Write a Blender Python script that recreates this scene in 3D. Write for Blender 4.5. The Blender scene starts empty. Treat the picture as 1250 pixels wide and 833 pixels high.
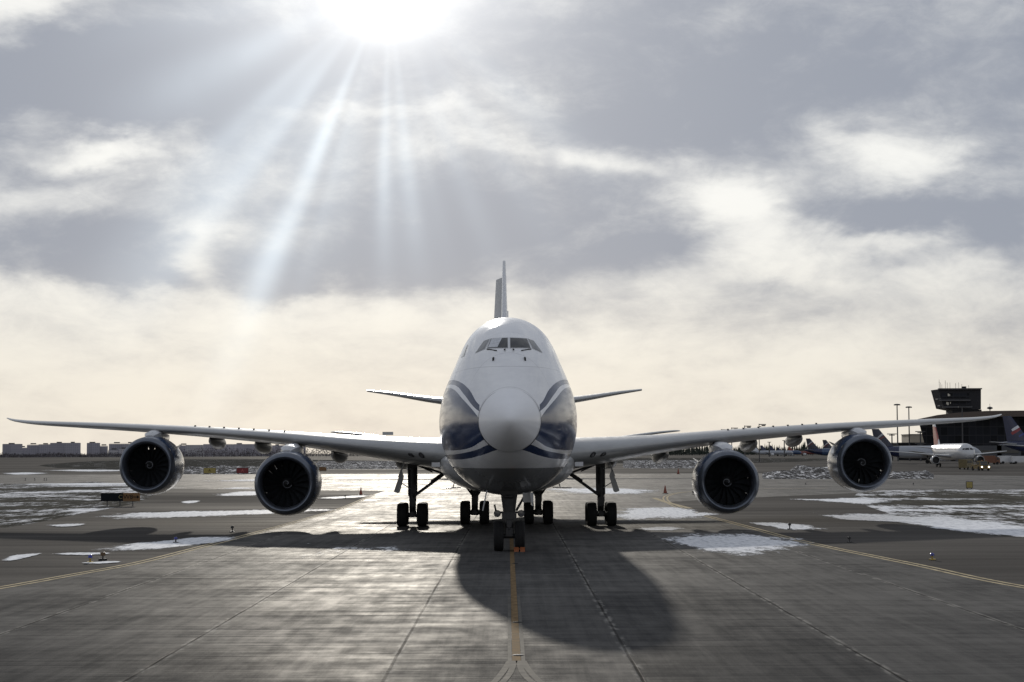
import bpy, bmesh, math, random
import numpy as np
from mathutils import Vector, Matrix, noise
from mathutils.bvhtree import BVHTree
random.seed(7)
R = math.radians
sc = bpy.context.scene
COL = sc.collection

# ------------------------------------------------------------------ camera
H = 4.13; FPX = 2100.0; PITCH = math.atan(136.5/FPX); ROLL = R(-0.22)
camd = bpy.data.cameras.new('camera'); cam = bpy.data.objects.new('camera', camd); COL.objects.link(cam)
RM = Matrix.Rotation(math.pi/2+PITCH, 3, 'X') @ Matrix.Rotation(ROLL, 3, 'Z')
cam.matrix_world = Matrix.Translation((0, 0, H)) @ RM.to_4x4()
camd.sensor_width = 36; camd.lens = 36*FPX/1250; camd.clip_start = .5; camd.clip_end = 30000
sc.camera = cam
def ray(px, py): return RM @ Vector(((px-625)/FPX, (416.5-py)/FPX, -1))
def G(px, py, z=0.0):                       # point of the ground seen at a pixel of the photograph
    d = ray(px, py); t = (z-H)/d.z
    return Vector((d.x*t, d.y*t, z))
def P(px, py, Y):                           # point at forward distance Y
    d = ray(px, py); t = Y/d.y
    return Vector((d.x*t, Y, H+d.z*t))

# ------------------------------------------------------------------ object helpers
def tag(o, label=None, cat=None, group=None, kind=None):
    if label: o['label'] = label
    if cat: o['category'] = cat
    if group: o['group'] = group
    if kind: o['kind'] = kind
    return o
def thing(name, label, cat, loc=(0, 0, 0), rz=0, group=None):
    o = bpy.data.objects.new(name, None); COL.objects.link(o); o.empty_display_size = .2
    o.location = loc; o.rotation_euler = (0, 0, rz)
    return tag(o, label, cat, group)
def children(o): return [c for c in bpy.data.objects if c.parent is o]
def copy_tree(o, parent=None):
    c = o.copy(); COL.objects.link(c); c.parent = parent
    for ch in children(o): copy_tree(ch, c)
    return c
class MB:
    """collects shapes into one mesh"""
    def __init__(s): s.v = []; s.f = []; s.m = []; s.sm = []
    def add(s, vs, fs, mi=0, smooth=False):
        n = len(s.v); s.v += [tuple(v) for v in vs]
        for f in fs: s.f.append(tuple(i+n for i in f)); s.m.append(mi); s.sm.append(smooth)
    def box(s, c, d, mi=0, rot=None, bev=0):
        hx, hy, hz = d[0]/2, d[1]/2, d[2]/2
        vs = [Vector((x, y, z)) for x in (-hx, hx) for y in (-hy, hy) for z in (-hz, hz)]
        if rot is not None: vs = [rot @ v for v in vs]
        vs = [v+Vector(c) for v in vs]
        s.add(vs, [(0, 1, 3, 2), (4, 6, 7, 5), (0, 4, 5, 1), (2, 3, 7, 6), (0, 2, 6, 4), (1, 5, 7, 3)], mi)
    def loft(s, rings, caps=(True, True), mi=0, smooth=True, closed=True):
        n = len(rings[0]); vs = [v for r in rings for v in r]; fs = []
        for i in range(len(rings)-1):
            for j in range(n if closed else n-1):
                a = i*n+j; b = i*n+(j+1) % n
                fs.append((a, b, b+n, a+n))
        s.add(vs, fs, mi, smooth)
        if closed:
            if caps[0]: s.add(rings[0], [tuple(range(n))], mi)
            if caps[1]: s.add(rings[-1], [tuple(range(n))], mi)
    def tube(s, a, b, r0, r1=None, n=12, mi=0, caps=True):
        r1 = r0 if r1 is None else r1
        a = Vector(a); b = Vector(b); q = (b-a).normalized().to_track_quat('Z', 'Y')
        rs = [[p+q @ Vector((r*math.cos(2*math.pi*k/n), r*math.sin(2*math.pi*k/n), 0)) for k in range(n)] for p, r in ((a, r0), (b, r1))]
        s.loft(rs, (caps, caps), mi, True)
    def path(s, pts, r, n=8, mi=0):
        for a, b in zip(pts[:-1], pts[1:]): s.tube(a, b, r, r, n, mi)
    def rev(s, prof, c, axis='Y', n=48, mi=0, smooth=True):        # prof: (along, radius)
        c = Vector(c); rings = []
        for (t, r) in prof:
            ring = []
            for k in range(n):
                a = 2*math.pi*k/n; u, w = r*math.cos(a), r*math.sin(a)
                ring.append(c+Vector({'Y': (u, t, w), 'X': (t, u, w), 'Z': (u, w, t)}[axis]))
            rings.append(ring)
        s.loft(rings, (False, False), mi, smooth)
    def build(s, name, mat, parent=None):
        me = bpy.data.meshes.new(name); me.from_pydata(s.v, [], s.f)
        for m in (mat if isinstance(mat, (list, tuple)) else [mat]): me.materials.append(m)
        me.polygons.foreach_set('material_index', s.m); me.polygons.foreach_set('use_smooth', s.sm)
        bm = bmesh.new(); bm.from_mesh(me); bmesh.ops.remove_doubles(bm, verts=bm.verts, dist=1e-5)
        bmesh.ops.recalc_face_normals(bm, faces=bm.faces); bm.to_mesh(me); bm.free()
        try: me.set_sharp_from_angle(angle=R(40))
        except Exception: pass
        o = bpy.data.objects.new(name, me); COL.objects.link(o); o.parent = parent
        return o

# ------------------------------------------------------------------ node expression helper
class S:
    def __init__(s, nt, sock): s.nt = nt; s.s = sock
    def op(s, o, *a, cl=False):
        n = s.nt.nodes.new('ShaderNodeMath'); n.operation = o; n.use_clamp = cl
        for i, v in enumerate((s,)+a):
            if isinstance(v, S): s.nt.links.new(v.s, n.inputs[i])
            else: n.inputs[i].default_value = v
        return S(s.nt, n.outputs[0])
    def __add__(s, o): return s.op('ADD', o)
    def __radd__(s, o): return s.op('ADD', o)
    def __mul__(s, o): return s.op('MULTIPLY', o)
    def __rmul__(s, o): return s.op('MULTIPLY', o)
    def __sub__(s, o): return s.op('SUBTRACT', o)
    def __rsub__(s, o): return s.op('MULTIPLY', -1.0).op('ADD', o)
    def __truediv__(s, o): return s.op('DIVIDE', o)
    def abs(s): return s.op('ABSOLUTE')
    def clamp(s): return s.op('ADD', 0.0, cl=True)
    def exp(s): return s.op('EXPONENT')
    def lt(s, o): return s.op('LESS_THAN', o)
    def gt(s, o): return s.op('GREATER_THAN', o)
    def pow(s, o): return s.op('POWER', o)
    def fract(s): return s.op('FRACT')
    def floor(s): return s.op('FLOOR')
    def step(s, a, b, lo=0.0, hi=1.0):      # smoothstep a..b -> lo..hi
        n = s.nt.nodes.new('ShaderNodeMapRange'); n.interpolation_type = 'SMOOTHSTEP'
        s.nt.links.new(s.s, n.inputs['Value'])
        for k, v in (('From Min', a), ('From Max', b), ('To Min', lo), ('To Max', hi)): n.inputs[k].default_value = v
        return S(s.nt, n.outputs['Result'])
class NT:
    def __init__(s, nt): s.nt = nt
    def node(s, t, **kw):
        n = s.nt.nodes.new(t)
        for k, v in kw.items(): setattr(n, k, v)
        return n
    def link(s, a, b): s.nt.links.new(a.s if isinstance(a, S) else a, b)
    def coord(s, which='Object'): return s.node('ShaderNodeTexCoord').outputs[which]
    def sep(s, v):
        n = s.node('ShaderNodeSeparateXYZ'); s.link(v, n.inputs[0]); return [S(s.nt, o) for o in n.outputs]
    def comb(s, x, y, z):
        n = s.node('ShaderNodeCombineXYZ')
        for i, v in enumerate((x, y, z)):
            if isinstance(v, S): s.link(v, n.inputs[i])
            else: n.inputs[i].default_value = v
        return n.outputs[0]
    def map(s, v, sc_=(1, 1, 1), loc=(0, 0, 0), rot=(0, 0, 0)):
        n = s.node('ShaderNodeMapping'); s.link(v, n.inputs[0])
        n.inputs['Scale'].default_value = sc_; n.inputs['Location'].default_value = loc; n.inputs['Rotation'].default_value = rot
        return n.outputs[0]
    def noise(s, v, scale=1, detail=4, rough=.5, dist=0, color=False):
        n = s.node('ShaderNodeTexNoise'); s.link(v, n.inputs['Vector'])
        n.inputs['Scale'].default_value = scale; n.inputs['Detail'].default_value = detail
        n.inputs['Roughness'].default_value = rough; n.inputs['Distortion'].default_value = dist
        return n.outputs['Color'] if color else S(s.nt, n.outputs['Fac'])
    def white(s, v):
        n = s.node('ShaderNodeTexWhiteNoise'); s.link(v, n.inputs['Vector']); return S(s.nt, n.outputs['Value'])
    def mix(s, f, a, b):
        n = s.node('ShaderNodeMix', data_type='RGBA')
        for sk, v in ((n.inputs[0], f), (n.inputs[6], a), (n.inputs[7], b)):
            if isinstance(v, S) or hasattr(v, 'is_linked'): s.link(v, sk)
            elif isinstance(v, (int, float)): sk.default_value = v
            else: sk.default_value = (*v, 1)
        return n.outputs[2]
    def scalecol(s, c, f):
        n = s.node('ShaderNodeMix', data_type='RGBA', blend_type='MULTIPLY'); n.inputs[0].default_value = 1
        s.link(c, n.inputs[6]); cc = s.node('ShaderNodeCombineColor')
        for i in range(3): s.link(f, cc.inputs[i])
        s.link(cc.outputs[0], n.inputs[7]); return n.outputs[2]
def material(name):
    m = bpy.data.materials.new(name); m.use_nodes = True
    nt = m.node_tree; b = nt.nodes['Principled BSDF']; return m, NT(nt), b
def simple(name, col, rough=.5, metal=0, var=.12, scale=3, emit=0, spec=.5, stretch=(1, 1, 1), coat=0):
    m, n, b = material(name)
    f = n.noise(n.map(n.coord(), stretch), scale, 5, .6)
    lo = tuple(c*(1-var) for c in col); hi = tuple(min(1, c*(1+var)) for c in col)
    n.link(n.mix(f.step(.3, .7), lo, hi), b.inputs['Base Color'])
    n.link(f.step(.2, .8, max(0.02, rough-.08), min(1, rough+.08)), b.inputs['Roughness'])
    b.inputs['Metallic'].default_value = metal; b.inputs['Specular IOR Level'].default_value = spec
    b.inputs['Coat Weight'].default_value = coat
    if emit:
        b.inputs['Emission Color'].default_value = (*col, 1); b.inputs['Emission Strength'].default_value = emit
    return m
def curve_fn(n, x, pts, lo, hi, x0, x1):
    """float curve: x in [x0,x1] -> value in [lo,hi]"""
    fc = n.node('ShaderNodeFloatCurve'); c = fc.mapping.curves[0]
    P_ = [((a-x0)/(x1-x0), (b-lo)/(hi-lo)) for a, b in pts]
    c.points[0].location = P_[0]; c.points[1].location = P_[-1]
    for q in P_[1:-1]: c.points.new(*q)
    for q in c.points: q.handle_type = 'AUTO'
    fc.mapping.use_clip = False; fc.mapping.update()
    n.link((x-x0)/(x1-x0), fc.inputs['Value'])
    return S(n.nt, fc.outputs[0])*(hi-lo)+lo

# ------------------------------------------------------------------ sun and sky
SUN_AZ = -3.9; SUN_EL = 14.6
sd = Vector((math.sin(R(SUN_AZ))*math.cos(R(SUN_EL)), math.cos(R(SUN_AZ))*math.cos(R(SUN_EL)), math.sin(R(SUN_EL))))
sl = bpy.data.lights.new('sun', 'SUN'); so = bpy.data.objects.new('sun', sl); COL.objects.link(so)
sl.energy = 3.2; sl.angle = R(0.9); sl.color = (1, .95, .87)
so.rotation_euler = sd.to_track_quat('Z', 'Y').to_euler()
w = bpy.data.worlds.new('World'); sc.world = w; w.use_nodes = True
w.node_tree.nodes.clear(); n = NT(w.node_tree)
dirv = n.coord('Generated')
x_, y_, z_ = n.sep(dirv)
DEG = 180/math.pi
K = FPX*math.pi/180                                     # pixels of the photograph per degree, near the horizon
az = x_.op('ARCTAN2', y_)*DEG
el = z_.op('ARCSINE')*DEG
def sky_coord(px, py):
    d = ray(px, py).normalized(); return math.degrees(math.atan2(d.x, d.y)), math.degrees(math.asin(d.z))
wn = n.map(dirv, (1, 1, 2.2))
wc = n.noise(wn, 7, 5, .55, color=True)
w1, w2, w3 = n.sep(wc)
wd = n.noise(wn, 26, 5, .62, color=True); v1, v2, v3 = n.sep(wd)
u = az+(w1-.5)*9.0+(v1-.5)*2.0
v = el+(w2-.5)*4.2+(v2-.5)*1.1
base = (v+(az-2).step(0, 14, 0.0, 1.0)*-1.2).step(4.3, 6.9, .86, .30)
cl = base
def blob(px, py, sx, sy, amp, sharp=False):
    global cl
    a, e = sky_coord(px, py)
    du = (u-a)/(sx/K); dv = (v-e)/(sy/K)
    g = ((du*du+dv*dv)*-1.0).exp()
    cl = cl+g*amp
for q in [(30, 10, 60, 40, .75), (115, 185, 85, 18, .62), (20, 155, 45, 16, .25), (470, 150, 230, 14, .26), (640, 180, 110, 18, .34),
          (740, 195, 60, 26, .5), (640, 120, 60, 18, .25), (50, 250, 70, 26, .18), (40, 215, 60, 18, -.2),
          (1130, 185, 85, 55, .6), (1040, 160, 50, 30, .3), (890, 260, 80, 50, .75), (980, 310, 90, 50, .5), (1110, 300, 60, 16, .45), (800, 240, 60, 30, .3),
          (225, 300, 50, 34, .45), (250, 330, 40, 20, .3), (330, 250, 90, 40, .12), (150, 100, 220, 62, -.5), (110, 315, 190, 42, -.32), (180, 338, 230, 16, -.35), (420, 325, 160, 18, -.22), (480, 270, 190, 70, -.14),
          (1000, 60, 330, 70, -.30), (880, 160, 110, 50, -.2), (1120, 255, 150, 34, -.36), (1240, 320, 60, 50, -.3), (770, 325, 150, 40, -.42), (1190, 310, 110, 34, -.38), (960, 385, 130, 24, -.38), (1100, 480, 160, 16, -.18), (850, 430, 90, 14, -.12), (580, 345, 90, 16, -.15),
          (700, 380, 100, 20, -.25), (150, 390, 110, 30, -.22), (340, 400, 90, 24, -.1), (60, 440, 100, 14, -.12), (1190, 420, 140, 50, -.32), (1230, 170, 40, 40, -.2)]:
    blob(*q)
cl = cl+(n.noise(n.map(dirv, (1, 1, 2.0), (3, 1, 0)), 9, 9, .60, .45)-.5)*1.15+(n.noise(n.map(dirv, (1, 1, 3.2), (1, 8, 0)), 12, 7, .62, .3)-.5)*el.step(.5, 7, .75, .0)+(n.noise(n.map(dirv, (1, 1, 2.0), (7, 2, 0)), 30, 8, .68, .5)-.5)*.50+(v3-.5)*.2
cl = cl.step(.06, 1.05)
dark = (.315, .345, .41); warm = (.84, .80, .715); cool = (.93, .93, .90)
hi = n.mix(el.step(1, 9), warm, cool)
dk = n.mix(el.step(.5, 7), (.52, .50, .485), dark)
skyc = n.mix(cl, dk, hi)
# unseen overcast behind the camera is brightened to light the nose
back = y_.step(-.6, .7, 1.15, 1.0)
high = el.step(16, 60, 1.0, .9)
skyc = n.scalecol(skyc, back*high)
# glow of the sun behind thin cloud, and the shafts under it
sa, se = sky_coord(474, -26)
dx = az-sa; dy = se-el
r2 = dx*dx+dy*dy
rr = r2.op('SQRT')
core = (r2*-.6).exp()*1.8+((dx*dx/24.0+dy*dy/8.0)*-1.0).exp()*.44+(rr*-.21).exp()*.36
wob = n.noise(n.comb(az*.25, el*.25, 0.0), 1.0, 3, .5)
ang = dx.op('ARCTAN2', dy)*DEG
rays = None
for a0, wd_, am, r0, r1 in [(-22.5, 2.2, .27, 2.0, 19), (-24.5, 4.2, .12, 2, 18), (-36, 2.6, .12, 2, 17), (-39.5, 5.0, .20, 2.0, 18), (-46, 2.5, .10, 2, 14), (12, 2.0, .07, 2, 11), (21, 2.5, .08, 2, 12), (33, 3, .07, 2, 12), (48, 5, .07, 2, 12), (-78, 5, .09, 2, 12), (-16, 2, .09, 2, 15), (-62, 6.0, .19, 1.8, 12), (-1.0, 1.7, .15, 2.0, 12), (-1.0, 3.5, .08, 2, 12.5), (6.2, 2.2, .14, 2, 11.5), (5.5, 4.0, .08, 2, 12),
                            (-12, 3.0, .05, 2.6, 11), (17, 3, .08, 3, 9), (26, 4, .07, 3, 9), (-30, 2.6, .10, 4, 13), (-50, 5, .07, 3, 12), (-12, 5, .08, 3, 13)]:
    d = (ang-a0+(wob-.5)*2.0)/(wd_*1.2)
    g = ((d*d)*-1.0).exp()*am*rr.step(.9, r0+4.5)*rr.step(r1*.35, r1, 1, 0)
    rays = g if rays is None else rays+g
rays = rays*wob.step(.2, .7, .7, 1.15)*y_.gt(0.0)*(1.0-cl*.6)*1.25
def emis(col, f):
    c = n.node('ShaderNodeRGB'); c.outputs[0].default_value = (*col, 1); return n.scalecol(c.outputs[0], f)
def addc(a, b):
    m = n.node('ShaderNodeMix', data_type='RGBA', blend_type='ADD'); m.inputs[0].default_value = 1
    n.link(a, m.inputs[6]); n.link(b, m.inputs[7]); return m.outputs[2]
tot = addc(addc(skyc, emis((1.0, .99, .95), core*y_.gt(0.0))), emis((.80, .93, 1.0), rays))
nish = n.node('ShaderNodeTexSky', sky_type='NISHITA'); nish.sun_disc = False
nish.sun_elevation = R(SUN_EL); nish.sun_rotation = R(SUN_AZ); nish.altitude = 100
nb = n.node('ShaderNodeBackground'); n.link(nish.outputs[0], nb.inputs[0]); nb.inputs[1].default_value = .05
cb = n.node('ShaderNodeBackground'); n.link(tot, cb.inputs[0]); cb.inputs[1].default_value = 1.0
ms = n.node('ShaderNodeMixShader'); ms.inputs[0].default_value = .96
n.link(nb.outputs[0], ms.inputs[1]); n.link(cb.outputs[0], ms.inputs[2])
wo = n.node('ShaderNodeOutputWorld'); n.link(ms.outputs[0], wo.inputs[0])
w.cycles.sampling_method = 'MANUAL'; w.cycles.sample_map_resolution = 1024
sc.view_settings.view_transform = 'Standard'; sc.view_settings.look = 'None'; sc.view_settings.exposure = 0

# ------------------------------------------------------------------ materials
def rough_ground(n, b, gloss):
    """swap the Principled lobe for diffuse plus a weak, rough sheen: worn ground has no mirror-like grazing reflection"""
    nt = n.nt; df = n.node('ShaderNodeBsdfDiffuse'); gl = n.node('ShaderNodeBsdfAnisotropic'); mx = n.node('ShaderNodeMixShader'); tr = n.node('ShaderNodeBsdfTransparent'); m2 = n.node('ShaderNodeMixShader')
    def fwd(src, dst):
        i = b.inputs[src]
        if i.is_linked: nt.links.new(i.links[0].from_socket, dst)
        elif hasattr(dst.default_value, '__len__') is hasattr(i.default_value, '__len__'): dst.default_value = i.default_value
    fwd('Base Color', df.inputs['Color']); fwd('Roughness', gl.inputs['Roughness']); gl.inputs['Color'].default_value = (1, .97, .92, 1)
    if b.inputs['Normal'].is_linked: fwd('Normal', df.inputs['Normal']); fwd('Normal', gl.inputs['Normal'])
    if isinstance(gloss, S): n.link(gloss, mx.inputs[0])
    else: mx.inputs[0].default_value = gloss
    nt.links.new(df.outputs[0], mx.inputs[1]); nt.links.new(gl.outputs[0], mx.inputs[2])
    nt.links.new(tr.outputs[0], m2.inputs[1]); nt.links.new(mx.outputs[0], m2.inputs[2]); m2.inputs[0].default_value = 1; fwd('Alpha', m2.inputs[0])
    out = [q for q in nt.nodes if q.type == 'OUTPUT_MATERIAL'][0]; nt.links.new(m2.outputs[0], out.inputs[0]); nt.nodes.remove(b)
def m_asphalt():
    m, n, b = material('asphalt'); c = n.coord()
    big = n.noise(n.map(c, (.012, .035, 1)), 1, 5, .55); streak = n.noise(n.map(c, (.05, .6, 1)), 1, 4, .6); fine = n.noise(c, 9, 3, .7)
    f = big*.55+streak*.3+fine*.15
    n.link(n.mix(f.step(.35, .65), (.020, .019, .019), (.050, .046, .044)), b.inputs['Base Color'])
    n.link(f.step(.35, .65, .82, .62), b.inputs['Roughness']); b.inputs['Specular IOR Level'].default_value = .08
    bp = n.node('ShaderNodeBump'); bp.inputs['Strength'].default_value = .5; bp.inputs['Distance'].default_value = .02
    n.link(fine, bp.inputs['Height']); n.link(bp.outputs[0], b.inputs['Normal']); rough_ground(n, b, f.step(.35, .65, .035, .065)); return m
def m_concrete():
    m, n, b = material('concrete_slabs'); c = n.coord(); X, Y, Z = n.sep(c)
    wobx = (n.noise(n.map(c, (0, .35, 0)), 1, 2)-.5)*.05
    jx = ((((X+wobx+2.37)/4.72).fract()-.5).abs()-.5).abs()*4.72
    jy = ((((Y)/7.4).fract()-.5).abs()-.5).abs()*7.4
    joint = (jx.step(.016, .042, 1, 0)*n.noise(n.map(c, (.3, .25, 1)), 1, 3).step(.3, .6, .35, 1)).op('MAXIMUM', jy.step(.010, .03, .5, 0))
    edge = jx.step(.04, .16, 1, 0)*n.noise(n.map(c, (2, .5, 1)), 2, 4).step(.45, .62)
    slab = n.white(n.comb(((X+2.37)/4.72).floor(), (Y/7.4).floor(), 0.0)); lane = n.white(n.comb(((X+2.37)/4.72).floor(), 3.0, 0.0))
    brush = n.noise(n.map(c, (.22, 4.5, 1)), 1, 7, .75); br2 = n.noise(n.map(c, (.10, 1.3, 1), (4, 2, 0)), 1, 4, .6)
    stain = n.noise(n.map(c, (.30, .16, 1)), 1, 5, .6, .5); fine = n.noise(c, 28, 3, .7); longi = n.noise(n.map(c, (3.2, .07, 1)), 1, 5, .7)
    tyre = ((X.abs()-4.4)/1.6); tyre = ((tyre*tyre)*-1.0).exp()*n.noise(n.map(c, (1.5, .03, 1)), 1, 3).step(.35, .65)
    pat = n.noise(n.map(c, (1.7, .6, 1), (5, 5, 0)), 1, 5, .65); f = brush*.11+br2*.12+stain*.26+pat*.16+longi*.14+slab*.10+lane*.04+fine*.07
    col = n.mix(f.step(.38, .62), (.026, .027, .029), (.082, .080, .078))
    col = n.mix(tyre*.45, col, (.05, .05, .05))
    col = n.mix(edge*.6, col, (.26, .25, .23)); col = n.mix(joint*.75, col, (.018, .017, .016))
    n.link(col, b.inputs['Base Color'])
    rf = brush*.25+br2*.25+stain*.25+pat*.25
    n.link(rf.step(.38, .64, .62, .46)+slab*.05, b.inputs['Roughness']); b.inputs['Specular IOR Level'].default_value = .13
    bp = n.node('ShaderNodeBump'); bp.inputs['Strength'].default_value = .35; bp.inputs['Distance'].default_value = .02
    n.link(brush*.4+fine*.6-joint*.6, bp.inputs['Height']); n.link(bp.outputs[0], b.inputs['Normal']); lw = n.node('ShaderNodeLayerWeight'); fac_ = S(n.nt, lw.outputs['Facing']).pow(14.0); rough_ground(n, b, ((rf*.5+longi*.15+fine*.15+brush*.2).step(.39, .60, .45, 1.45)*(fac_*.13+.006))*(1.0-joint*.6)); return m
def snowmix(m, n, b, fac, ground=(.035, .033, .028)):
    n.link(n.mix(fac, ground, (.74, .75, .78)), b.inputs['Base Color'])
    n.link(fac.step(0, 1, .9, .55), b.inputs['Roughness']); b.inputs['Specular IOR Level'].default_value = .3
def m_infield():
    m, n, b = material('grass_with_snow'); c = n.coord()
    big = n.noise(n.map(c, (.10, .04, 1)), 1, 4, .6, .4); sp = n.noise(n.map(c, (1.0, .11, 1)), 1, 6, .75); tiny = n.noise(n.map(c, (4.0, .35, 1)), 1, 3, .8)
    wide = n.noise(n.map(c, (.03, .075, 1), (9, 3, 0)), 1, 4, .6); f = (wide-.5)*2.3+(big-.5)*1.3+(sp-.5)*1.6+(tiny-.5)*1.3
    fac = f.step(.02, .30)
    g = n.mix(sp.step(.3, .7), (.030, .030, .026), (.085, .080, .068))
    n.link(n.mix(fac, g, (.70, .71, .74)), b.inputs['Base Color']); n.link(fac.step(0, 1, .95, .6), b.inputs['Roughness'])
    b.inputs['Specular IOR Level'].default_value = .25
    bp = n.node('ShaderNodeBump'); bp.inputs['Strength'].default_value = .9; bp.inputs['Distance'].default_value = .2
    n.link(sp*.6+tiny*.4, bp.inputs['Height']); n.link(bp.outputs[0], b.inputs['Normal']); rough_ground(n, b, .02); return m
def m_snowpatch():
    m, n, b = material('thin_snow'); c = n.coord()
    at = n.node('ShaderNodeAttribute', attribute_name='edge'); e = S(n.nt, at.outputs['Fac'])
    nz = n.noise(n.map(c, (.7, .18, 1)), 1, 6, .7); fi = n.noise(n.map(c, (4, .8, 1)), 1, 5, .7)
    wv_ = n.noise(n.map(c, (.2, .25, 1)), 1, 3, .5); a = (e*1.6+(nz-.5)*2.2+(fi-.5)*1.3+(wv_-.5)*1.2).step(.30, .80)*fi.step(.25, .5, .7, 1)
    bp = n.node('ShaderNodeBump'); bp.inputs['Strength'].default_value = .6; bp.inputs['Distance'].default_value = .05
    n.link(fi*.6+nz*.4, bp.inputs['Height']); n.link(bp.outputs[0], b.inputs['Normal'])
    n.link(n.mix(fi.step(.25, .75), (.55, .57, .61), (.84, .85, .87)), b.inputs['Base Color']); b.inputs['Roughness'].default_value = .5
    n.link(a, b.inputs['Alpha']); rough_ground(n, b, .05); return m
def m_bank():
    m, n, b = material('dirty_snow_bank'); c = n.coord()
    f = n.noise(n.map(c, (.7, .12, .9)), 1, 6, .75); g = n.noise(n.map(c, (2.5, .4, 1.8)), 1, 4, .7)
    snowmix(m, n, b, (f*.5+g*.5).step(.50, .60), (.030, .030, .032)); rough_ground(n, b, .02); return m
def m_plane_paint(name, col, rough=.28, dirt=.1):
    m, n, b = material(name); c = n.coord(); f = n.noise(n.map(c, (.6, .25, .9)), 1, 5, .65); g = n.noise(n.map(c, (3, .4, 6)), 1, 4, .6)
    t = (f*.6+g*.4).step(.35, .7)
    n.link(n.mix(t, tuple(k*(1-dirt) for k in col), col), b.inputs['Base Color'])
    n.link(g.step(.3, .7, rough-.05, rough+.1), b.inputs['Roughness']); b.inputs['Coat Weight'].default_value = .3; b.inputs['Coat Roughness'].default_value = .12; return m
def m_livery():
    m, n, b = material('fuselage_livery'); c = n.coord(); X, Y, Z = n.sep(c)
    ax = X.abs(); mr = dict(lo=3.5, hi=7.5, x0=0, x1=3.4)
    def cf(p): return curve_fn(n, ax, p, 3.5, 7.5, 0, 3.4)
    A1 = cf([(0, 5.6), (1.165, 6.0), (1.62, 6.68), (1.98, 7.02), (2.34, 7.21), (2.64, 7.28), (3.4, 7.32)])
    A0 = cf([(0, 5.2), (1.27, 5.81), (1.83, 6.5), (2.15, 6.88), (2.6, 7.06), (3.4, 7.12)])
    B1 = cf([(0, 4.7), (1.0, 5.15), (1.26, 5.57), (1.9, 6.33), (2.31, 6.78), (2.64, 6.93), (3.4, 7.0)])
    B0 = cf([(0, 5.0), (1.03, 4.62), (1.5, 4.36), (2.2, 4.24), (2.76, 4.25), (3.4, 4.3)])
    C1 = cf([(0, 4.6), (.84, 4.44), (1.29, 4.26), (1.8, 4.14), (2.36, 4.07), (3.4, 4.08)])
    C0 = cf([(0, 4.35), (.47, 4.25), (1.17, 4.02), (1.85, 3.88), (2.6, 3.87), (3.4, 3.87)])
    a = Z.lt(A1)*Z.gt(A0)*ax.gt(1.17); bb = Z.lt(B1)*Z.gt(B0)*ax.gt(1.0); cc = Z.lt(C1)*Z.gt(C0)*ax.gt(.5)
    # two pale lightning-like bars inside the big blue field
    blue = (a+bb+cc).clamp()*Y.lt(40.0)
    dirt = n.noise(n.map(c, (.5, .3, .5)), 1, 5, .65); pan = n.noise(n.map(c, (2, .5, 5)), 1, 4, .6)
    ring = (((Y/1.9).fract()-.5).abs()-.5).abs()*1.9
    seam = ring.step(.006, .014, 1, 0).op('MAXIMUM', ((Z*1.0-7.55).abs()).step(.006, .014, 1, 0))
    white = n.mix((dirt*.6+pan*.4).step(.35, .7), (.70, .71, .74), (.80, .81, .83))
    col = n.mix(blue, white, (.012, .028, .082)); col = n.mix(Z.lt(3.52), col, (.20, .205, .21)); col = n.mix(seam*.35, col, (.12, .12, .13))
    n.link(col, b.inputs['Base Color']); n.link(pan.step(.3, .7, .14, .26), b.inputs['Roughness'])
    n.link(blue.step(0, 1, .3, .12), b.inputs['Coat Weight']); b.inputs['Coat Roughness'].default_value = .08; n.link(blue.step(0, 1, .5, .22), b.inputs['Specular IOR Level']); return m
M = {}
M['asphalt'] = m_asphalt(); M['concrete'] = m_concrete(); M['infield'] = m_infield(); M['snow'] = m_snowpatch(); M['bank'] = m_bank(); M['livery'] = m_livery()
M['white'] = m_plane_paint('white_paint', (.66, .67, .70)); M['radome'] = m_plane_paint('radome_paint', (.78, .79, .82), .42, .06)
M['grey'] = m_plane_paint('wing_grey', (.36, .37, .38), .34, .2); M['dgrey'] = m_plane_paint('dark_fairing_grey', (.20, .205, .21), .5, .3); M['lgrey'] = m_plane_paint('wing_root_light_grey', (.50, .51, .53), .3, .15)  # flap fairings get a darker, rougher grey than the wing
M['navy'] = m_plane_paint('navy_paint', (.030, .060, .130), .2); M['metal'] = simple('polished_inlet_metal', (.125, .14, .17), .34, .7)
M['fan'] = simple('dark_fan_blades', (.042, .046, .052), .34, .6); M['black'] = simple('black', (.012, .012, .013), .6); M['spiral'] = simple('white_spiral_paint', (.22, .23, .25), .5)
M['tyre'] = simple('tyre_rubber', (.014, .014, .015), .8, spec=.25); M['rim'] = simple('wheel_rim', (.22, .22, .23), .4, .5); M['gear'] = simple('gear_strut_grey', (.035, .035, .038), .55, .1, var=.4, scale=6)
M['glass'] = simple('cockpit_glass', (.02, .022, .025), .08); M['lens'] = simple('lamp_lens', (.10, .10, .11), .15)
M['orange'] = simple('orange_plastic', (.22, .065, .02), .5); M['red'] = simple('dull_red_paint', (.13, .03, .025), .6); M['yellow'] = simple('yellow_paint', (.30, .21, .035), .5, var=.3)
M['bluelamp'] = simple('blue_lamp', (.02, .03, .22), .3); M['dark'] = simple('dark_metal', (.05, .05, .055), .5, .3)
M['line'] = simple('worn_yellow_line', (.15, .10, .05), .7, var=.45, scale=4); M['linew'] = simple('pale_line', (.075, .072, .066), .7, var=.3, scale=4)
M['linee'] = simple('edge_line_yellow', (.38, .32, .21), .65, var=.35, scale=2)

for k_, gl_ in (('line', .03), ('linew', .05), ('linee', .04)):
    n_ = NT(M[k_].node_tree); rough_ground(n_, M[k_].node_tree.nodes['Principled BSDF'], gl_)
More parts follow.
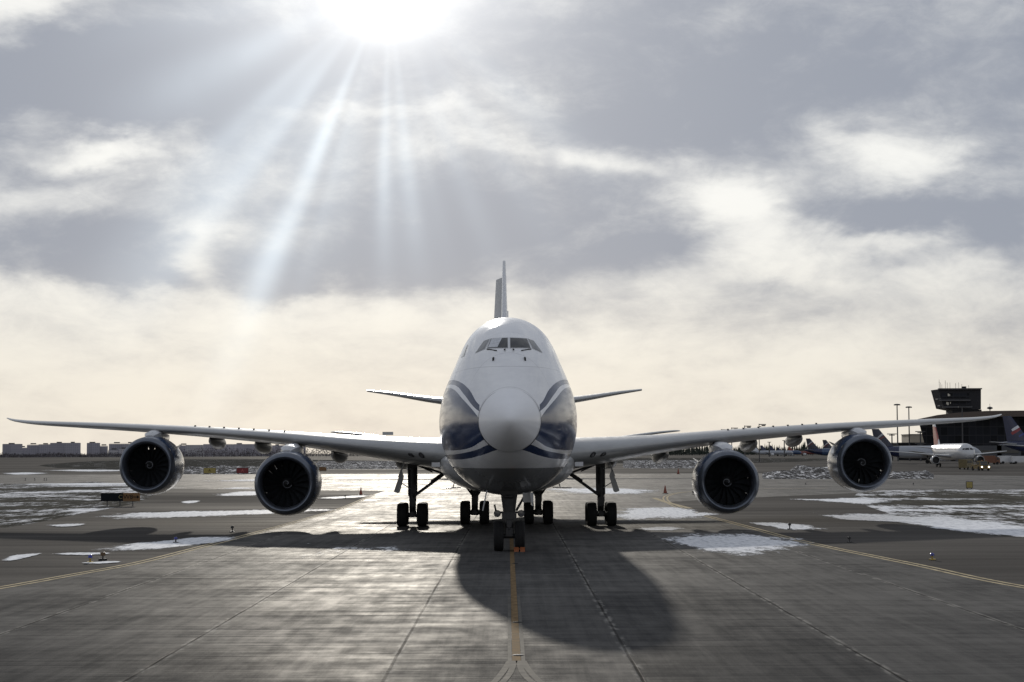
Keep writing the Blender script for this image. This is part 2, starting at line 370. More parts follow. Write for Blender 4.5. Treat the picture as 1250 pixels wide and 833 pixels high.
# ------------------------------------------------------------------ ground
def catmull(pts, k=8):
    out = []
    P_ = [pts[0]*2-pts[1]]+pts+[pts[-1]*2-pts[-2]]
    for i in range(1, len(P_)-2):
        p0, p1, p2, p3 = P_[i-1:i+3]
        for j in range(k):
            t = j/k
            out.append(.5*((2*p1)+(p2-p0)*t+(2*p0-5*p1+4*p2-p3)*t*t+(3*p1-p0-3*p2+p3)*t**3))
    return out+[pts[-1]]
def sheet(name, pts, mat, z, kind='structure', label=None):
    me = bpy.data.meshes.new(name); bm = bmesh.new()
    vs = [bm.verts.new((p.x, p.y, z)) for p in pts]; f = bm.faces.new(vs)
    if f.normal.z < 0: f.normal_flip()
    bmesh.ops.triangulate(bm, faces=bm.faces); bm.normal_update()
    for f in bm.faces:
        if f.normal.z < 0: f.normal_flip()
    bm.to_mesh(me); bm.free(); me.materials.append(mat)
    o = bpy.data.objects.new(name, me); COL.objects.link(o); tag(o, label, kind=kind); return o
g = sheet('ground', [Vector(p) for p in ((-9000, -300, 0), (9000, -300, 0), (9000, 16000, 0), (-9000, 16000, 0))], M['asphalt'], 0)
tag(g, 'dark brownish asphalt of the airfield reaching the horizon', 'ground')
Lp = [G(*q) for q in ((0, 718), (84, 703), (168, 687.5), (240, 669.5), (311, 651.2), (366, 636), (420, 619.7), (456, 604))]
Rp = [G(*q) for q in ((1250, 717), (1119, 690), (983, 662), (905, 641.5), (851, 627), (828, 619.5), (815, 613))]
Lw = [Vector((-22, 22, 0)), Vector((-18.5, 38, 0))]+Lp; Rw = [Vector((22, 22, 0)), Vector((18.5, 38, 0))]+Rp
Lc = catmull(Lw); Rc = catmull(Rw)
far = [Vector((-14, 190, 0)), Vector((-40, 205, 0)), Vector((-160, 230, 0)), Vector((-170, 370, 0)), Vector((60, 330, 0)), Vector((120, 215, 0)), Vector((34, 172, 0)), Vector((17, 150, 0))]
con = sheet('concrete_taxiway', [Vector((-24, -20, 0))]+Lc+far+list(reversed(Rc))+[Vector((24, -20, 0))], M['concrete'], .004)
tag(con, 'pale concrete slab taxiway with long joints under the freighter', 'taxiway')
def strip(mb, pts, w_, z, mi=0):
    pts = [Vector((p.x, p.y, 0)) for p in pts]; a = []; b = []
    for i, p in enumerate(pts):
        d = (pts[min(i+1, len(pts)-1)]-pts[max(i-1, 0)]).normalized(); nn = Vector((-d.y, d.x, 0))*w_/2
        a.append((p.x+nn.x, p.y+nn.y, z)); b.append((p.x-nn.x, p.y-nn.y, z))
    k = len(pts); mb.add(a+b, [(i, i+1, k+i+1, k+i) for i in range(k-1)], mi)
def offs(pts, d_):
    out = []
    for i, p in enumerate(pts):
        d = (pts[min(i+1, len(pts)-1)]-pts[max(i-1, 0)]).normalized(); out.append(p+Vector((-d.y, d.x, 0))*d_)
    return out
mb = MB()
Rmore = [G(*q) for q in ((812, 608), (816, 605), (828, 602), (850, 600), (905, 597.5), (1010, 596))]
RR = catmull([Vector((18.5, 38, 0))]+Rp+Rmore); LL = catmull([Vector((-18.5, 38, 0))]+Lp)
for cur in (RR, LL):
    for dd in (-.17, .17): strip(mb, offs(cur, dd), .16, .010)
strip(mb, [G(798, 608), G(812, 613), G(843, 621)], .45, .0095)
lines = mb.build('edge_markings', M['linee']); tag(lines, 'double pale yellow edge lines along the taxiway', 'marking', kind='structure')
mb = MB()
cx = lambda y: .075-.0026*(y-31)
cpts = [Vector((cx(y), y, 0)) for y in (34.5, 38, 42, 46, 50, 60, 73, 90, 120, 180)]
strip(mb, cpts, .17, .011); 
for s in (-1, 1): strip(mb, offs(cpts[:5], s*.135), .08, .0105, 1)
for s in (-1, 1):
    strip(mb, catmull([Vector((cx(34.5)+s*.13, 34.5, 0)), Vector((.06+s*.24, 33, 0)), Vector((.07+s*.42, 31.3, 0)), Vector((.08+s*.75, 29, 0)), Vector((.08+s*1.3, 26, 0))]), .13, .0105, 1)
    strip(mb, catmull([Vector((cx(34.5)+s*.04, 34.5, 0)), Vector((.06+s*.12, 32.6, 0)), Vector((.07+s*.3, 31, 0)), Vector((.08+s*.6, 29, 0))]), .12, .012, 1)
ctr = mb.build('centre_line_marking', [M['line'], M['linew']]); tag(ctr, 'worn orange taxiway centre line that forks near the viewer', 'marking', kind='structure')

def polysheet(name, px, z, mat, lab):
    o = sheet(name, catmull([G(*q) for q in px], 6), mat, z); tag(o, lab, 'infield'); return o
polysheet('grass_infield', [(-260, 586), (-60, 590), (60, 591), (112, 588.5), (150, 592), (192, 598), (184, 606), (158, 616), (100, 627), (40, 639), (0, 645), (-120, 660), (-420, 690)], .006, M['infield'], 'snowy grass infield behind the black and orange sign')
polysheet('grass_infield', [(1046, 602), (1100, 598.5), (1250, 598), (1500, 598), (1750, 650), (1500, 668), (1250, 657), (1170, 647), (1110, 634), (1070, 622), (1040, 611)], .006, M['infield'], 'snow streaked grass infield near the yellow marker box')
# dark verge in the distance
def m_verge():
    m, n, b = material('dark_verge'); c = n.coord(); f = n.noise(n.map(c, (.25, .03, 1)), 1, 7, .8); 
    n.link(n.mix(f.step(.58, .64), n.mix(f.step(.3, .6), (.02, .021, .020), (.045, .044, .040)), (.5, .5, .52)), b.inputs['Base Color']); b.inputs['Roughness'].default_value = .95; b.inputs['Specular IOR Level'].default_value = .1; rough_ground(n, b, .015); return m
M['verge'] = m_verge()
polysheet('grass_verge', [(46, 568.5), (70, 566), (120, 563), (200, 561), (330, 561), (470, 563), (500, 566), (400, 573), (230, 576), (130, 574), (70, 571.5)], .006, M['verge'], 'dark grass verge in front of the distant apartment blocks')
polysheet('grass_verge', [(700, 560), (800, 559.5), (1000, 560), (1010, 562), (900, 566), (760, 566), (690, 564)], .006, M['verge'], 'dark grass verge below the distant parked airliners')

# snow lying on the pavement (one mass)
mb_v = []; mb_f = []; mb_e = []
def snow_poly(px, z=.0135, thin=1.0):
    pts = catmull([G(*q) for q in px]+[G(*px[0])], 6)[:-1]
    c = sum(pts, Vector())/len(pts); rings = []
    for k, sc_ in enumerate((1.15, .85, .55, .25)):
        for p in pts:
            q = c+(p-c)*sc_; mb_v.append((q.x, q.y, z)); mb_e.append(k/3*thin-(1-thin)*.25)
    b0 = len(mb_v)-4*len(pts); m_ = len(pts)
    for k in range(3):
        for j in range(m_):
            a = b0+k*m_+j; b = b0+k*m_+(j+1) % m_; mb_f.append((a, b, b+m_, a+m_))
    mb_v.append((c.x, c.y, z)); mb_e.append(1.0*thin-(1-thin)*.25)
    for j in range(m_): mb_f.append((b0+3*m_+j, b0+3*m_+(j+1) % m_, len(mb_v)-1))
for i, q in enumerate([
    [(124, 670.5), (180, 662), (235, 656.5), (289, 655.5), (300, 658), (248, 665), (201, 670.5), (140, 674)],
    [(112, 630), (170, 626), (250, 624), (330, 622), (400, 621), (390, 625), (330, 628), (220, 632), (130, 634)],
    [(803, 658), (829, 653), (880, 652), (930, 653), (979, 661), (972, 668), (923, 676.5), (855, 675), (833, 667)],
    [(900, 637.5), (935, 638), (972, 640), (1006, 646), (968, 647.5), (930, 642)],
    [(990, 628), (1069, 627), (1156, 629), (1250, 640), (1330, 650), (1320, 664), (1250, 657), (1186, 651), (1081, 637), (1024, 634.5)],
    [(955, 609.5), (1005, 609), (1050, 608), (1090, 611), (1060, 616), (1010, 613)],
    [(650, 597), (700, 595.5), (760, 596), (800, 598), (812, 600.5), (770, 604), (700, 604)],
    [(750, 621), (810, 619), (836, 621), (875, 629), (850, 633), (790, 635), (750, 636)],
    [(780, 645), (815, 643.5), (838, 646), (820, 648), (785, 648)],
    [(300, 676), (360, 664), (440, 659), (530, 660), (545, 668), (500, 676), (440, 684), (360, 688)],
    [(0, 684), (20, 678), (50, 676), (40, 680), (10, 686)], [(60, 677), (100, 675), (140, 676), (100, 679)], [(100, 688), (130, 686), (148, 687), (120, 689)],
    [(215, 613.5), (235, 611.5), (246, 612), (232, 615)], [(250, 597), (290, 595), (330, 596), (300, 598)], [(262, 604), (300, 600), (330, 601), (320, 605), (270, 606)],
    [(385, 608.5), (420, 606), (458, 605), (440, 607.5), (400, 610)], [(0, 592), (60, 590.5), (150, 590), (200, 591), (120, 593)], [(110, 597), (160, 594.5), (230, 596), (200, 598)],
    [(0, 578), (30, 577), (60, 578), (20, 580)], [(50, 574.5), (100, 573.5), (180, 574.5), (110, 576)], [(230, 588), (300, 585), (400, 585), (300, 589)],
    [(1000, 571), (1030, 569), (1060, 571), (1030, 574)], [(55, 642), (95, 640), (110, 641), (80, 644)]]):
    snow_poly(q, .0135+.0012*i, {9: .34, 6: .85, 18: .6, 14: .6, 21: .6}.get(i, 1.0))
me = bpy.data.meshes.new('snow'); me.from_pydata(mb_v, [], mb_f); me.materials.append(M['snow'])
at = me.attributes.new('edge', 'FLOAT', 'POINT'); at.data.foreach_set('value', mb_e)
sn = bpy.data.objects.new('snow', me); COL.objects.link(sn); tag(sn, 'thin patches of snow lying on the pavement', 'snow', kind='stuff')

# ploughed snow banks
def bank(name, x0, x1, y0, y1, h, lab, seed):
    # x in pixels at the near/far row, y rows in pixels
    nx, ny = 90, 14; vs = []; fs = []
    for j in range(ny+1):
        for i in range(nx+1):
            u_ = i/nx; v_ = j/ny; p = G(x0+(x1-x0)*u_, y0+(y1-y0)*v_)
            e = min(1, 6*u_, 6*(1-u_))*math.sin(math.pi*v_)
            nz = .5+.5*noise.noise(Vector((p.x*.16+seed, p.y*.03, 0)))+.3*noise.noise(Vector((p.x*.6, p.y*.1, seed)))
            vs.append((p.x, p.y, max(0.0, e*h*nz)-.02*(e < .02))); 
    for j in range(ny):
        for i in range(nx):
            a = j*(nx+1)+i; fs.append((a, a+1, a+nx+2, a+nx+1))
    m_ = MB(); m_.add(vs, fs, 0, True); o = m_.build(name, M['bank']); tag(o, lab, 'snow bank', kind='stuff'); return o
bank('snow_bank', 212, 348, 579, 571, 1.6, 'ploughed snow bank behind the yellow and red signs', 1.0)
bank('snow_bank', 380, 500, 573, 563, 1.6, 'rubbly snow bank between the inboard engine and main gear', 5.0)
bank('snow_bank', 930, 1024, 585, 577, 1.3, 'dark rubbly snow bank between the two starboard engines', 9.0)
bank('snow_bank', 965, 1012, 576.5, 572, 1.5, 'smooth snow heap behind the dark snow bank', 12.0)
bank('snow_bank', 1080, 1140, 585, 578, 1.2, 'low white snow heap in front of the white airliner', 3.0)
bank('snow_bank', 760, 900, 572, 562, 1.6, 'streaky snow bank below the wing root', 21.0)

# ------------------------------------------------------------------ the freighter
from bisect import bisect_right
def pchip(xs, ys):
    n_ = len(xs); h = [xs[i+1]-xs[i] for i in range(n_-1)]; d = [(ys[i+1]-ys[i])/h[i] for i in range(n_-1)]
    m_ = [d[0]]+[0 if d[i-1]*d[i] <= 0 else 2*d[i-1]*d[i]/(d[i-1]+d[i]) for i in range(1, n_-1)]+[d[-1]]
    def f(x):
        if x <= xs[0]: return ys[0]
        if x >= xs[-1]: return ys[-1]
        i = bisect_right(xs, x)-1; t = (x-xs[i])/h[i]
        return (ys[i]*(1+2*t)*(1-t)**2+h[i]*m_[i]*t*(1-t)**2+ys[i+1]*t*t*(3-2*t)+h[i]*m_[i+1]*t*t*(t-1))
    return f
fw = pchip([1.8, 3, 4, 6, 8, 10, 12, 15, 18, 50, 58, 65, 72, 76], [1.21, 1.66, 1.98, 2.46, 2.78, 2.97, 3.08, 3.19, 3.25, 3.25, 2.85, 2.05, 1.05, .35])
ft = pchip([1.8, 3, 4, 5.2, 7, 9, 12, 15, 19, 27, 50, 60, 70, 76], [6.61, 7.55, 8.26, 8.90, 9.52, 9.93, 10.17, 10.25, 10.1, 8.85, 8.8, 8.75, 8.5, 7.9])
fb = pchip([1.8, 3, 5, 8, 12, 16, 48, 56, 64, 72, 76], [4.17, 3.62, 2.98, 2.5, 2.24, 2.2, 2.2, 3.2, 5.0, 6.7, 7.3])
fc = pchip([1.8, 6, 12, 27, 50, 76], [5.38, 5.5, 5.58, 5.5, 5.5, 7.6])
upr = pchip([0, .06, .25, .41, .563, .72, .83, .918, 1], [1, .997, .971, .932, .908, .93, .965, .99, 1.0])
up = lambda p: upr(p)*math.sqrt(max(0, 1-p*p))
tb = pchip([1.8, 7, 17, 27], [0, 1, 1, 0])
def section(y, n=96):
    w_, zt, zb, zc, t = fw(y), ft(y), fb(y), fc(y), tb(y); out = []
    for k in range(n):
        a = 2*math.pi*k/n; s_, c_ = math.sin(a), math.cos(a)
        if s_ >= 0:
            p = s_; circ = abs(c_)
            hw = circ*(1-t)+up(p)*t if p < 1 else 0
            out.append(Vector((math.copysign(w_*hw, c_) if abs(c_) > 1e-6 else 0, y, zc+(zt-zc)*p)))
        else:
            e = 2/2.15
            out.append(Vector((math.copysign(w_*abs(c_)**e, c_), y, zc-(zc-zb)*abs(s_)**e)))
    return out
ys = [1.8+.2*i for i in range(int(16/.2))]+[17.8+.8*i for i in range(73)]
ys = [y for y in ys if y <= 76]
NOSE = G(622, 700); rootloc = Vector((-.09, 65.0, 0))
air = thing('cargo_airplane', 'huge white four-engined cargo jumbo jet with navy nose stripes, facing the viewer', 'cargo plane', rootloc, R(.42))
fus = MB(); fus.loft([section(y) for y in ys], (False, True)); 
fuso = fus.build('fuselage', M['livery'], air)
bv = BVHTree.FromPolygons([Vector(v) for v in fus.v], fus.f)
# radome
mb = MB(); rings = []
for k in range(1, 25):
    y = 1.8*(k/24)**1.7; s_ = (y/1.8)**.56
    rings.append([Vector((1.21*s_*math.cos(2*math.pi*j/96), y, 5.38+(1.235*s_ if math.sin(2*math.pi*j/96) > 0 else 1.215*s_)*math.sin(2*math.pi*j/96))) for j in range(96)])
mb.loft(rings, (True, False)); mb.build('radome', M['radome'], air)
mb = MB(); mb.rev([(1.79, 1.222), (1.81, 1.228), (1.83, 1.225)], (0, 0, 5.385), 'Y', 96); mb.build('radome_seam', M['dark'], air)
def decal(poly, off=.012, n=8, m=8, bvh=None, thick=0):
    """patch following the skin: poly = 4 corners in the frontal (x,z) plane"""
    q = [Vector((p[0], p[1])) for p in poly]; vs = []; fs = []
    for j in range(m+1):
        for i in range(n+1):
            a = q[0].lerp(q[1], i/n); b = q[3].lerp(q[2], i/n); p = a.lerp(b, j/m)
            hit = (bvh or bv).ray_cast(Vector((p.x, -5, p.y)), Vector((0, 1, 0)))
            if hit[0] is None: return None
            nn = hit[1] if hit[1].y < 0 else -hit[1]
            vs.append(hit[0]+nn*off)
    for j in range(m):
        for i in range(n):
            a = j*(n+1)+i; fs.append((a, a+1, a+n+2, a+n+1))
    mb = MB(); mb.add(vs, fs, 0, True); return mb
M['visor'] = simple('hazy_side_glass', (.16, .165, .17), .12); M['glare'] = simple('painted_glare', (.50, .52, .56), .3)
for s in (-1, 1):
    for nm, poly in (('cockpit_window', [(.055, 8.80), (.73, 8.79), (.87, 8.37), (.055, 8.35)]), ('side_window', [(.79, 8.785), (1.02, 8.72), (1.36, 8.22), (.99, 8.36)])):
        pl = [(s*a, b) for a, b in poly]
        fr = [(p[0]+(.035 if abs(p[0]) > q0 else -.035)*s, p[1]+(.03 if k < 2 else -.03)) for k, (p, q0) in enumerate(zip(pl, [sum(abs(t[0]) for t in poly)/4]*4))]
        d = decal(fr, .006);
        if d:
            f_ = d.build('window_frame', M['lgrey'], air)
            dd = decal(pl, .014); o = dd.build(nm, M['glass'] if nm == 'cockpit_window' else M['visor'], f_)
    if s < 0:
        dd = decal([(-.28, 8.79), (-.70, 8.78), (-.84, 8.385), (-.46, 8.385)], .02); o = dd.build('painted_glare', M['glare'], air); o['label'] = 'pale glare painted over the windscreen'  # pale decal over the glass, painted as its reflected glare
    # wiper and probes
    mb = MB()
    h = lambda x, z: bv.ray_cast(Vector((x, -5, z)), Vector((0, 1, 0)))[0]
    a, b_ = h(s*.50, 8.24), h(s*.90, 8.33); mb.tube(a+Vector((0, -.05, .0)), b_+Vector((0, -.05, .0)), .022); mb.build('wiper', M['black'], air)
    for (px_, pz_) in ((.62, 7.93), (.16, 8.30)):
        a = h(s*px_, pz_); mb = MB(); mb.tube(a, a+Vector((s*.02, -.16, -.02)), .03 if px_ > .3 else .02); mb.tube(a+Vector((s*.02, -.16, -.02)), a+Vector((s*.02, -.15, -.16 if px_ > .3 else -.05)), .035); mb.build('pitot_probe', M['black'], air)
# upper-deck side door windows
for s in (-1,):
    for (c0, c1, z0, z1) in ((1.72, 1.86, 8.75, 8.2),):
        d = decal([(s*c0, z0), (s*(c0+.12), z0-.05), (s*(c0+.32), z1), (s*(c0+.16), z1)], .012)
        if d: d.build('crew_door_window', M['visor'], air)

# wings
def airfoil(tc, n=28):
    up_, lo = [], []
    for i in range(n+1):
        x = .5*(1-math.cos(math.pi*i/n)); yt = 5*tc*(.2969*math.sqrt(x)-.126*x-.3516*x*x+.2843*x**3-.1036*x**4)
        cam_ = .012*(1-(2*x-1)**2)
        up_.append((x, cam_+yt)); lo.append((x, cam_-yt))
    return up_[::-1]+lo[1:-1]
def wing_mesh(st, s, mi=0, mat_split=None):
    mb = MB(); n_ = len(st); keys = list(zip(*st)); fns = [pchip(list(keys[0]), list(k)) for k in keys[1:]]
    bs = np.linspace(keys[0][0], keys[0][-1], 56); rings = []
    for b in bs:
        yl, ch, z, th, tw = [f(b) for f in fns]; ring = []
        for (x, h_) in airfoil(th/ch):
            dy = (x-.3)*ch; dz = h_*ch; c_, s_ = math.cos(R(tw)), math.sin(R(tw))
            ring.append(Vector((s*b, yl+.3*ch+dy*c_+dz*s_, z-dy*s_+dz*c_)))
        rings.append(ring)
    mb.loft(rings, (True, True), mi); return mb
WST = [(2.4, 22.6, 16.4, 3.80, 1.85, 2.6), (5.9, 25.6, 13.9, 4.18, 1.36, 2.5), (8.2, 27.7, 12.1, 4.44, 1.08, 2.5), (12.1, 31.2, 9.9, 4.87, .82, 2.3), (17.6, 36.0, 7.8, 5.34, .64, 2.0),
       (22.7, 40.4, 6.2, 5.70, .50, 1.6), (27.4, 44.5, 4.8, 5.98, .38, 1.3), (31, 47.9, 3.6, 6.20, .27, .8), (33, 50.4, 2.3, 6.42, .16, .3), (34.0, 52.6, .8, 6.62, .06, 0)]
fl_le = pchip([q[0] for q in WST], [q[1] for q in WST]); fl_ch = pchip([q[0] for q in WST], [q[2] for q in WST]); fl_z = pchip([q[0] for q in WST], [q[3] for q in WST]); fl_th = pchip([q[0] for q in WST], [q[4] for q in WST])
ENG = [(11.86, 27.0, 2.53), (21.20, 36.6, 3.46)]
def engine(parent, s, b, y0, z0):
    mb = MB()
    mb.rev([(.34, 1.645), (.7, 1.70), (1.4, 1.745), (2.4, 1.74), (3.4, 1.64), (4.3, 1.46), (4.7, 1.38), (4.7, 1.35), (3.6, 1.42), (2.2, 1.38)], (s*b, y0, z0), 'Y', 72)
    e = mb.build('engine', M['navy'], parent)
    mb = MB(); mb.rev([(.55, 1.262), (.3, 1.275), (.13, 1.32), (.03, 1.385), (0, 1.44), (.03, 1.495), (.12, 1.56), (.34, 1.642)], (s*b, y0, z0), 'Y', 72); mb.build('inlet_lip', M['metal'], e)
    mb = MB(); mb.rev([(.553, 1.262), (.9, 1.30), (1.5, 1.345), (2.2, 1.36)], (s*b, y0, z0), 'Y', 72); mb.build('inlet_duct', M['dark'], e)
    mb = MB()
    for k in range(18):
        a0 = 2*math.pi*k/18+b*1.7+s*.4; rings = []
        for j in range(7):
            r = .30+j/6*1.03; tw = .55+.55*j/6; ch = .30+.21*j/6; aa = a0+.10*math.sin(j/6*3.1)
            er = Vector((math.cos(aa), 0, math.sin(aa))); et = Vector((-math.sin(aa), 0, math.cos(aa)))
            c = Vector((s*b, y0+1.35, z0))+er*r; d = (et*math.sin(tw)+Vector((0, 1, 0))*math.cos(tw))*ch*.5
            nn = (et*math.cos(tw)-Vector((0, 1, 0))*math.sin(tw))*.012
            rings.append([c-d, c+nn, c+d, c-nn])
        mb.loft(rings, (True, True))
    mb.build('fan_blades', M['fan'], e)
    mb = MB(); mb.rev([(.74, .0), (.78, .06), (.95, .17), (1.2, .30), (1.5, .36), (1.7, .38)], (s*b, y0, z0), 'Y', 32); sp = mb.build('spinner', M['black'], e)
    mb = MB(); pts = []
    for k in range(22):
        t = k/21; a = t*2*math.pi*1.05+random.random()*.02+b; yy = .80+.34*t; r = .07+.19*t
        pts.append(Vector((s*b+r*math.cos(a), y0+yy-.012, z0+r*math.sin(a))))
    mb.path(pts, .024, 6); mb.build('spinner_spiral', M['spiral'], sp)
    mb = MB(); erng = random.Random(int(b*10)+s); gaps = {erng.randrange(150) for _ in range(17)}
    for k in range(150):
        for (ra, rb) in ((.38, .98), (.98, 1.352)):
            if ra > .9 and (k in gaps): continue
            aa, ab = 2*math.pi*k/150, 2*math.pi*(k+1)/150
            mb.add([Vector((s*b+q_*math.cos(t_), y0+1.75, z0+q_*math.sin(t_))) for q_, t_ in ((ra, aa), (rb, aa), (rb, ab), (ra, ab))], [(0, 1, 2, 3)])
    mb.build('guide_vanes', M['black'], e)
    mb = MB(); mb.rev([(3.6, 1.0), (4.4, 1.0), (5.2, .82), (5.8, .62), (5.8, .5), (6.4, .34), (7.0, .06), (7.05, 0)], (s*b, y0, z0), 'Y', 40); mb.build('exhaust_cone', M['dark'], e)
    # pylon
    wz = fl_z(b)-fl_th(b)*.3; wy = fl_le(b); rings = []
    for (yy, zt, zb, hw) in ((y0+1.0, z0+1.80, z0+1.60, .22), (y0+1.5, z0+2.0, z0+1.5, .40), (y0+2.6, z0+2.12, z0+1.4, .48), (wy, wz+.10, z0+1.2, .44), (wy+1.5, wz+.02, z0+1.0, .34), (wy+3.2, wz-.05, z0+.95+.3, .20), (wy+4.4, wz-.1, wz-.35, .05)):
        rings.append([Vector((s*b+hw*c_*(1 if abs(s_) < .8 else .7), yy, (zt+zb)/2+(zt-zb)/2*s_)) for c_, s_ in ((1, -1), (1, -.6), (1, 0), (1, .6), (.7, 1), (0, 1.05), (-.7, 1), (-1, .6), (-1, 0), (-1, -.6), (-1, -1))])
    mb = MB(); mb.loft(rings); mb.build('pylon', M['lgrey'], e)
    for q in (-1, 1):
        mb = MB(); a = R(38) if q > 0 else R(142); er = Vector((math.cos(a), 0, math.sin(a))); c0 = Vector((s*b, y0+1.4, z0))
        if q*s < 0:
            mb.add([c0+er*1.73, c0+er*1.73+Vector((0, 1.6, 0)), c0+er*2.08+Vector((0, 1.5, 0)), c0+er*2.05+Vector((0, 1.0, 0))], [(0, 1, 2, 3)]); mb.build('nacelle_strake', M['navy'], e)
for s in (-1, 1):
    wm = wing_mesh(WST, s); wo_ = wm.build('wing', M['grey'], air)
    bw = BVHTree.FromPolygons([Vector(v) for v in wm.v], wm.f)
    for b in (4.45, 5.02):                                           # landing lights in the wing root
        hit = bw.ray_cast(Vector((s*b, 0, 4.02+.02*(b-4.4))), Vector((0, 1, 0)))
        if hit[0]:
            nn = hit[1] if hit[1].y < 0 else -hit[1]; q = nn.to_track_quat('Z', 'Y'); mb = MB()
            ring = lambda r, o_: [hit[0]+nn*o_+q @ Vector((r*math.cos(2*math.pi*k/24), r*math.sin(2*math.pi*k/24), 0)) for k in range(24)]
            mb.loft([ring(.18, -.03), ring(.18, .02), ring(.13, .035), ring(.12, .01)], (False, False)); mb.loft([ring(.121, .008), ring(.05, .02)], (False, True), 1); mb.build('landing_light', [M['gear'], M['lens']], wo_)
    for (b, r_, dz) in ((18.0, .42, -.05), (14.9, .45, -.05), (9.2 if s > 0 else 10.0, .48, -.05), (6.15, .42, -.05)):  # flap track fairings
        yte = fl_le(b)+fl_ch(b); zc_ = fl_z(b)-.62*r_-.12-.035*fl_ch(b)*.45; mb = MB(); L_ = fl_ch(b)*.55+1.2; rings = []
        for k in range(13):
            t = k/12; rr_ = r_*max(.02, math.sin(math.pi*min(1, t*1.05+.0))**.55) if 0 < t < 1 else .02
            yy = yte-L_*.72+t*L_
            rings.append([Vector((s*b+rr_*.95*math.cos(2*math.pi*j/20), yy, zc_-.25*t+rr_*1.05*math.sin(2*math.pi*j/20)+.12)) for j in range(20)])
        mb.loft(rings); mb.build('flap_fairing', M['dgrey'], wo_)
    for k in range(7):
        b = 12.6+k*1.0; hit = bw.ray_cast(Vector((s*b, fl_le(b)+1.3, 9)), Vector((0, 0, -1)))
        if hit[0]: mb = MB(); mb.box(hit[0]+Vector((0, 0, .03)), (.10, .12, .08)); mb.build('vortex_fin', M['dark'], wo_)
    for (b, y0, z0) in ENG: engine(air, s, b, y0, z0)
    tp = wing_mesh([(1.2, 62.5, 8.5, 7.65, .85, 0), (5.3, 65.9, 5.9, 8.14, .52, 0), (9, 69.3, 3.6, 8.78, .30, 0), (10.9, 71.2, 2.3, 9.08, .17, 0)], s).build('tailplane', M['grey'], air)
# belly fairing
mb = MB(); rings = []
for k in range(33):
    t = k/32; y = 18.5+28.5*t; e = math.sin(math.pi*t)**.45 if 0 < t < 1 else .0
    w_ = 2.4+1.35*e; zb = 2.35-.38*e; zc_ = 3.7; zt = 4.4
    ring = []
    for j in range(48):
        a = 2*math.pi*j/48; c_, s_ = math.cos(a), math.sin(a)
        ex = 2/2.3
        ring.append(Vector((math.copysign(w_*abs(c_)**ex, c_), y, zc_+(zt-zc_)*s_ if s_ > 0 else zc_-(zc_-zb)*abs(s_)**ex)))
    rings.append(ring)
mb.loft(rings); mb.build('belly_fairing', M['grey'], air)
# fin
def fin_mesh(z0, z1, y0a, y0b, ch0, ch1, th0, th1, xo=0.0, ang=0.0, n=24, hinge=None):
    mb = MB(); rings = []
    for k in range(n+1):
        t = k/n; z = z0+(z1-z0)*t; yl = y0a+(y0b-y0a)*t; ch = ch0+(ch1-ch0)*t; th = th0+(th1-th0)*t; ring = []
        for (x, h_) in airfoil(th/ch, 16):
            h_ -= .012*(1-(2*x-1)**2); dy = x*ch; dx = h_*ch
            ring.append(Vector((xo+dx*math.cos(ang)-dy*math.sin(ang), yl+dy*math.cos(ang)+dx*math.sin(ang), z)))
        rings.append(ring)
    mb.loft(rings); return mb
fino = fin_mesh(7.8, 19.0, 56.5, 67.6, 11.5, 3.6, .80, .26).build('tail_fin', M['white'], air)
fin_mesh(8.8, 14.2, 68.2, 70.4, 3.6, 2.9, .34, .26, 0, R(15)).build('rudder', M['grey'], fino)
fin_mesh(14.3, 18.1, 70.45, 71.6, 2.9, 2.2, .26, .16, 0, R(17)).build('rudder', M['grey'], fino)

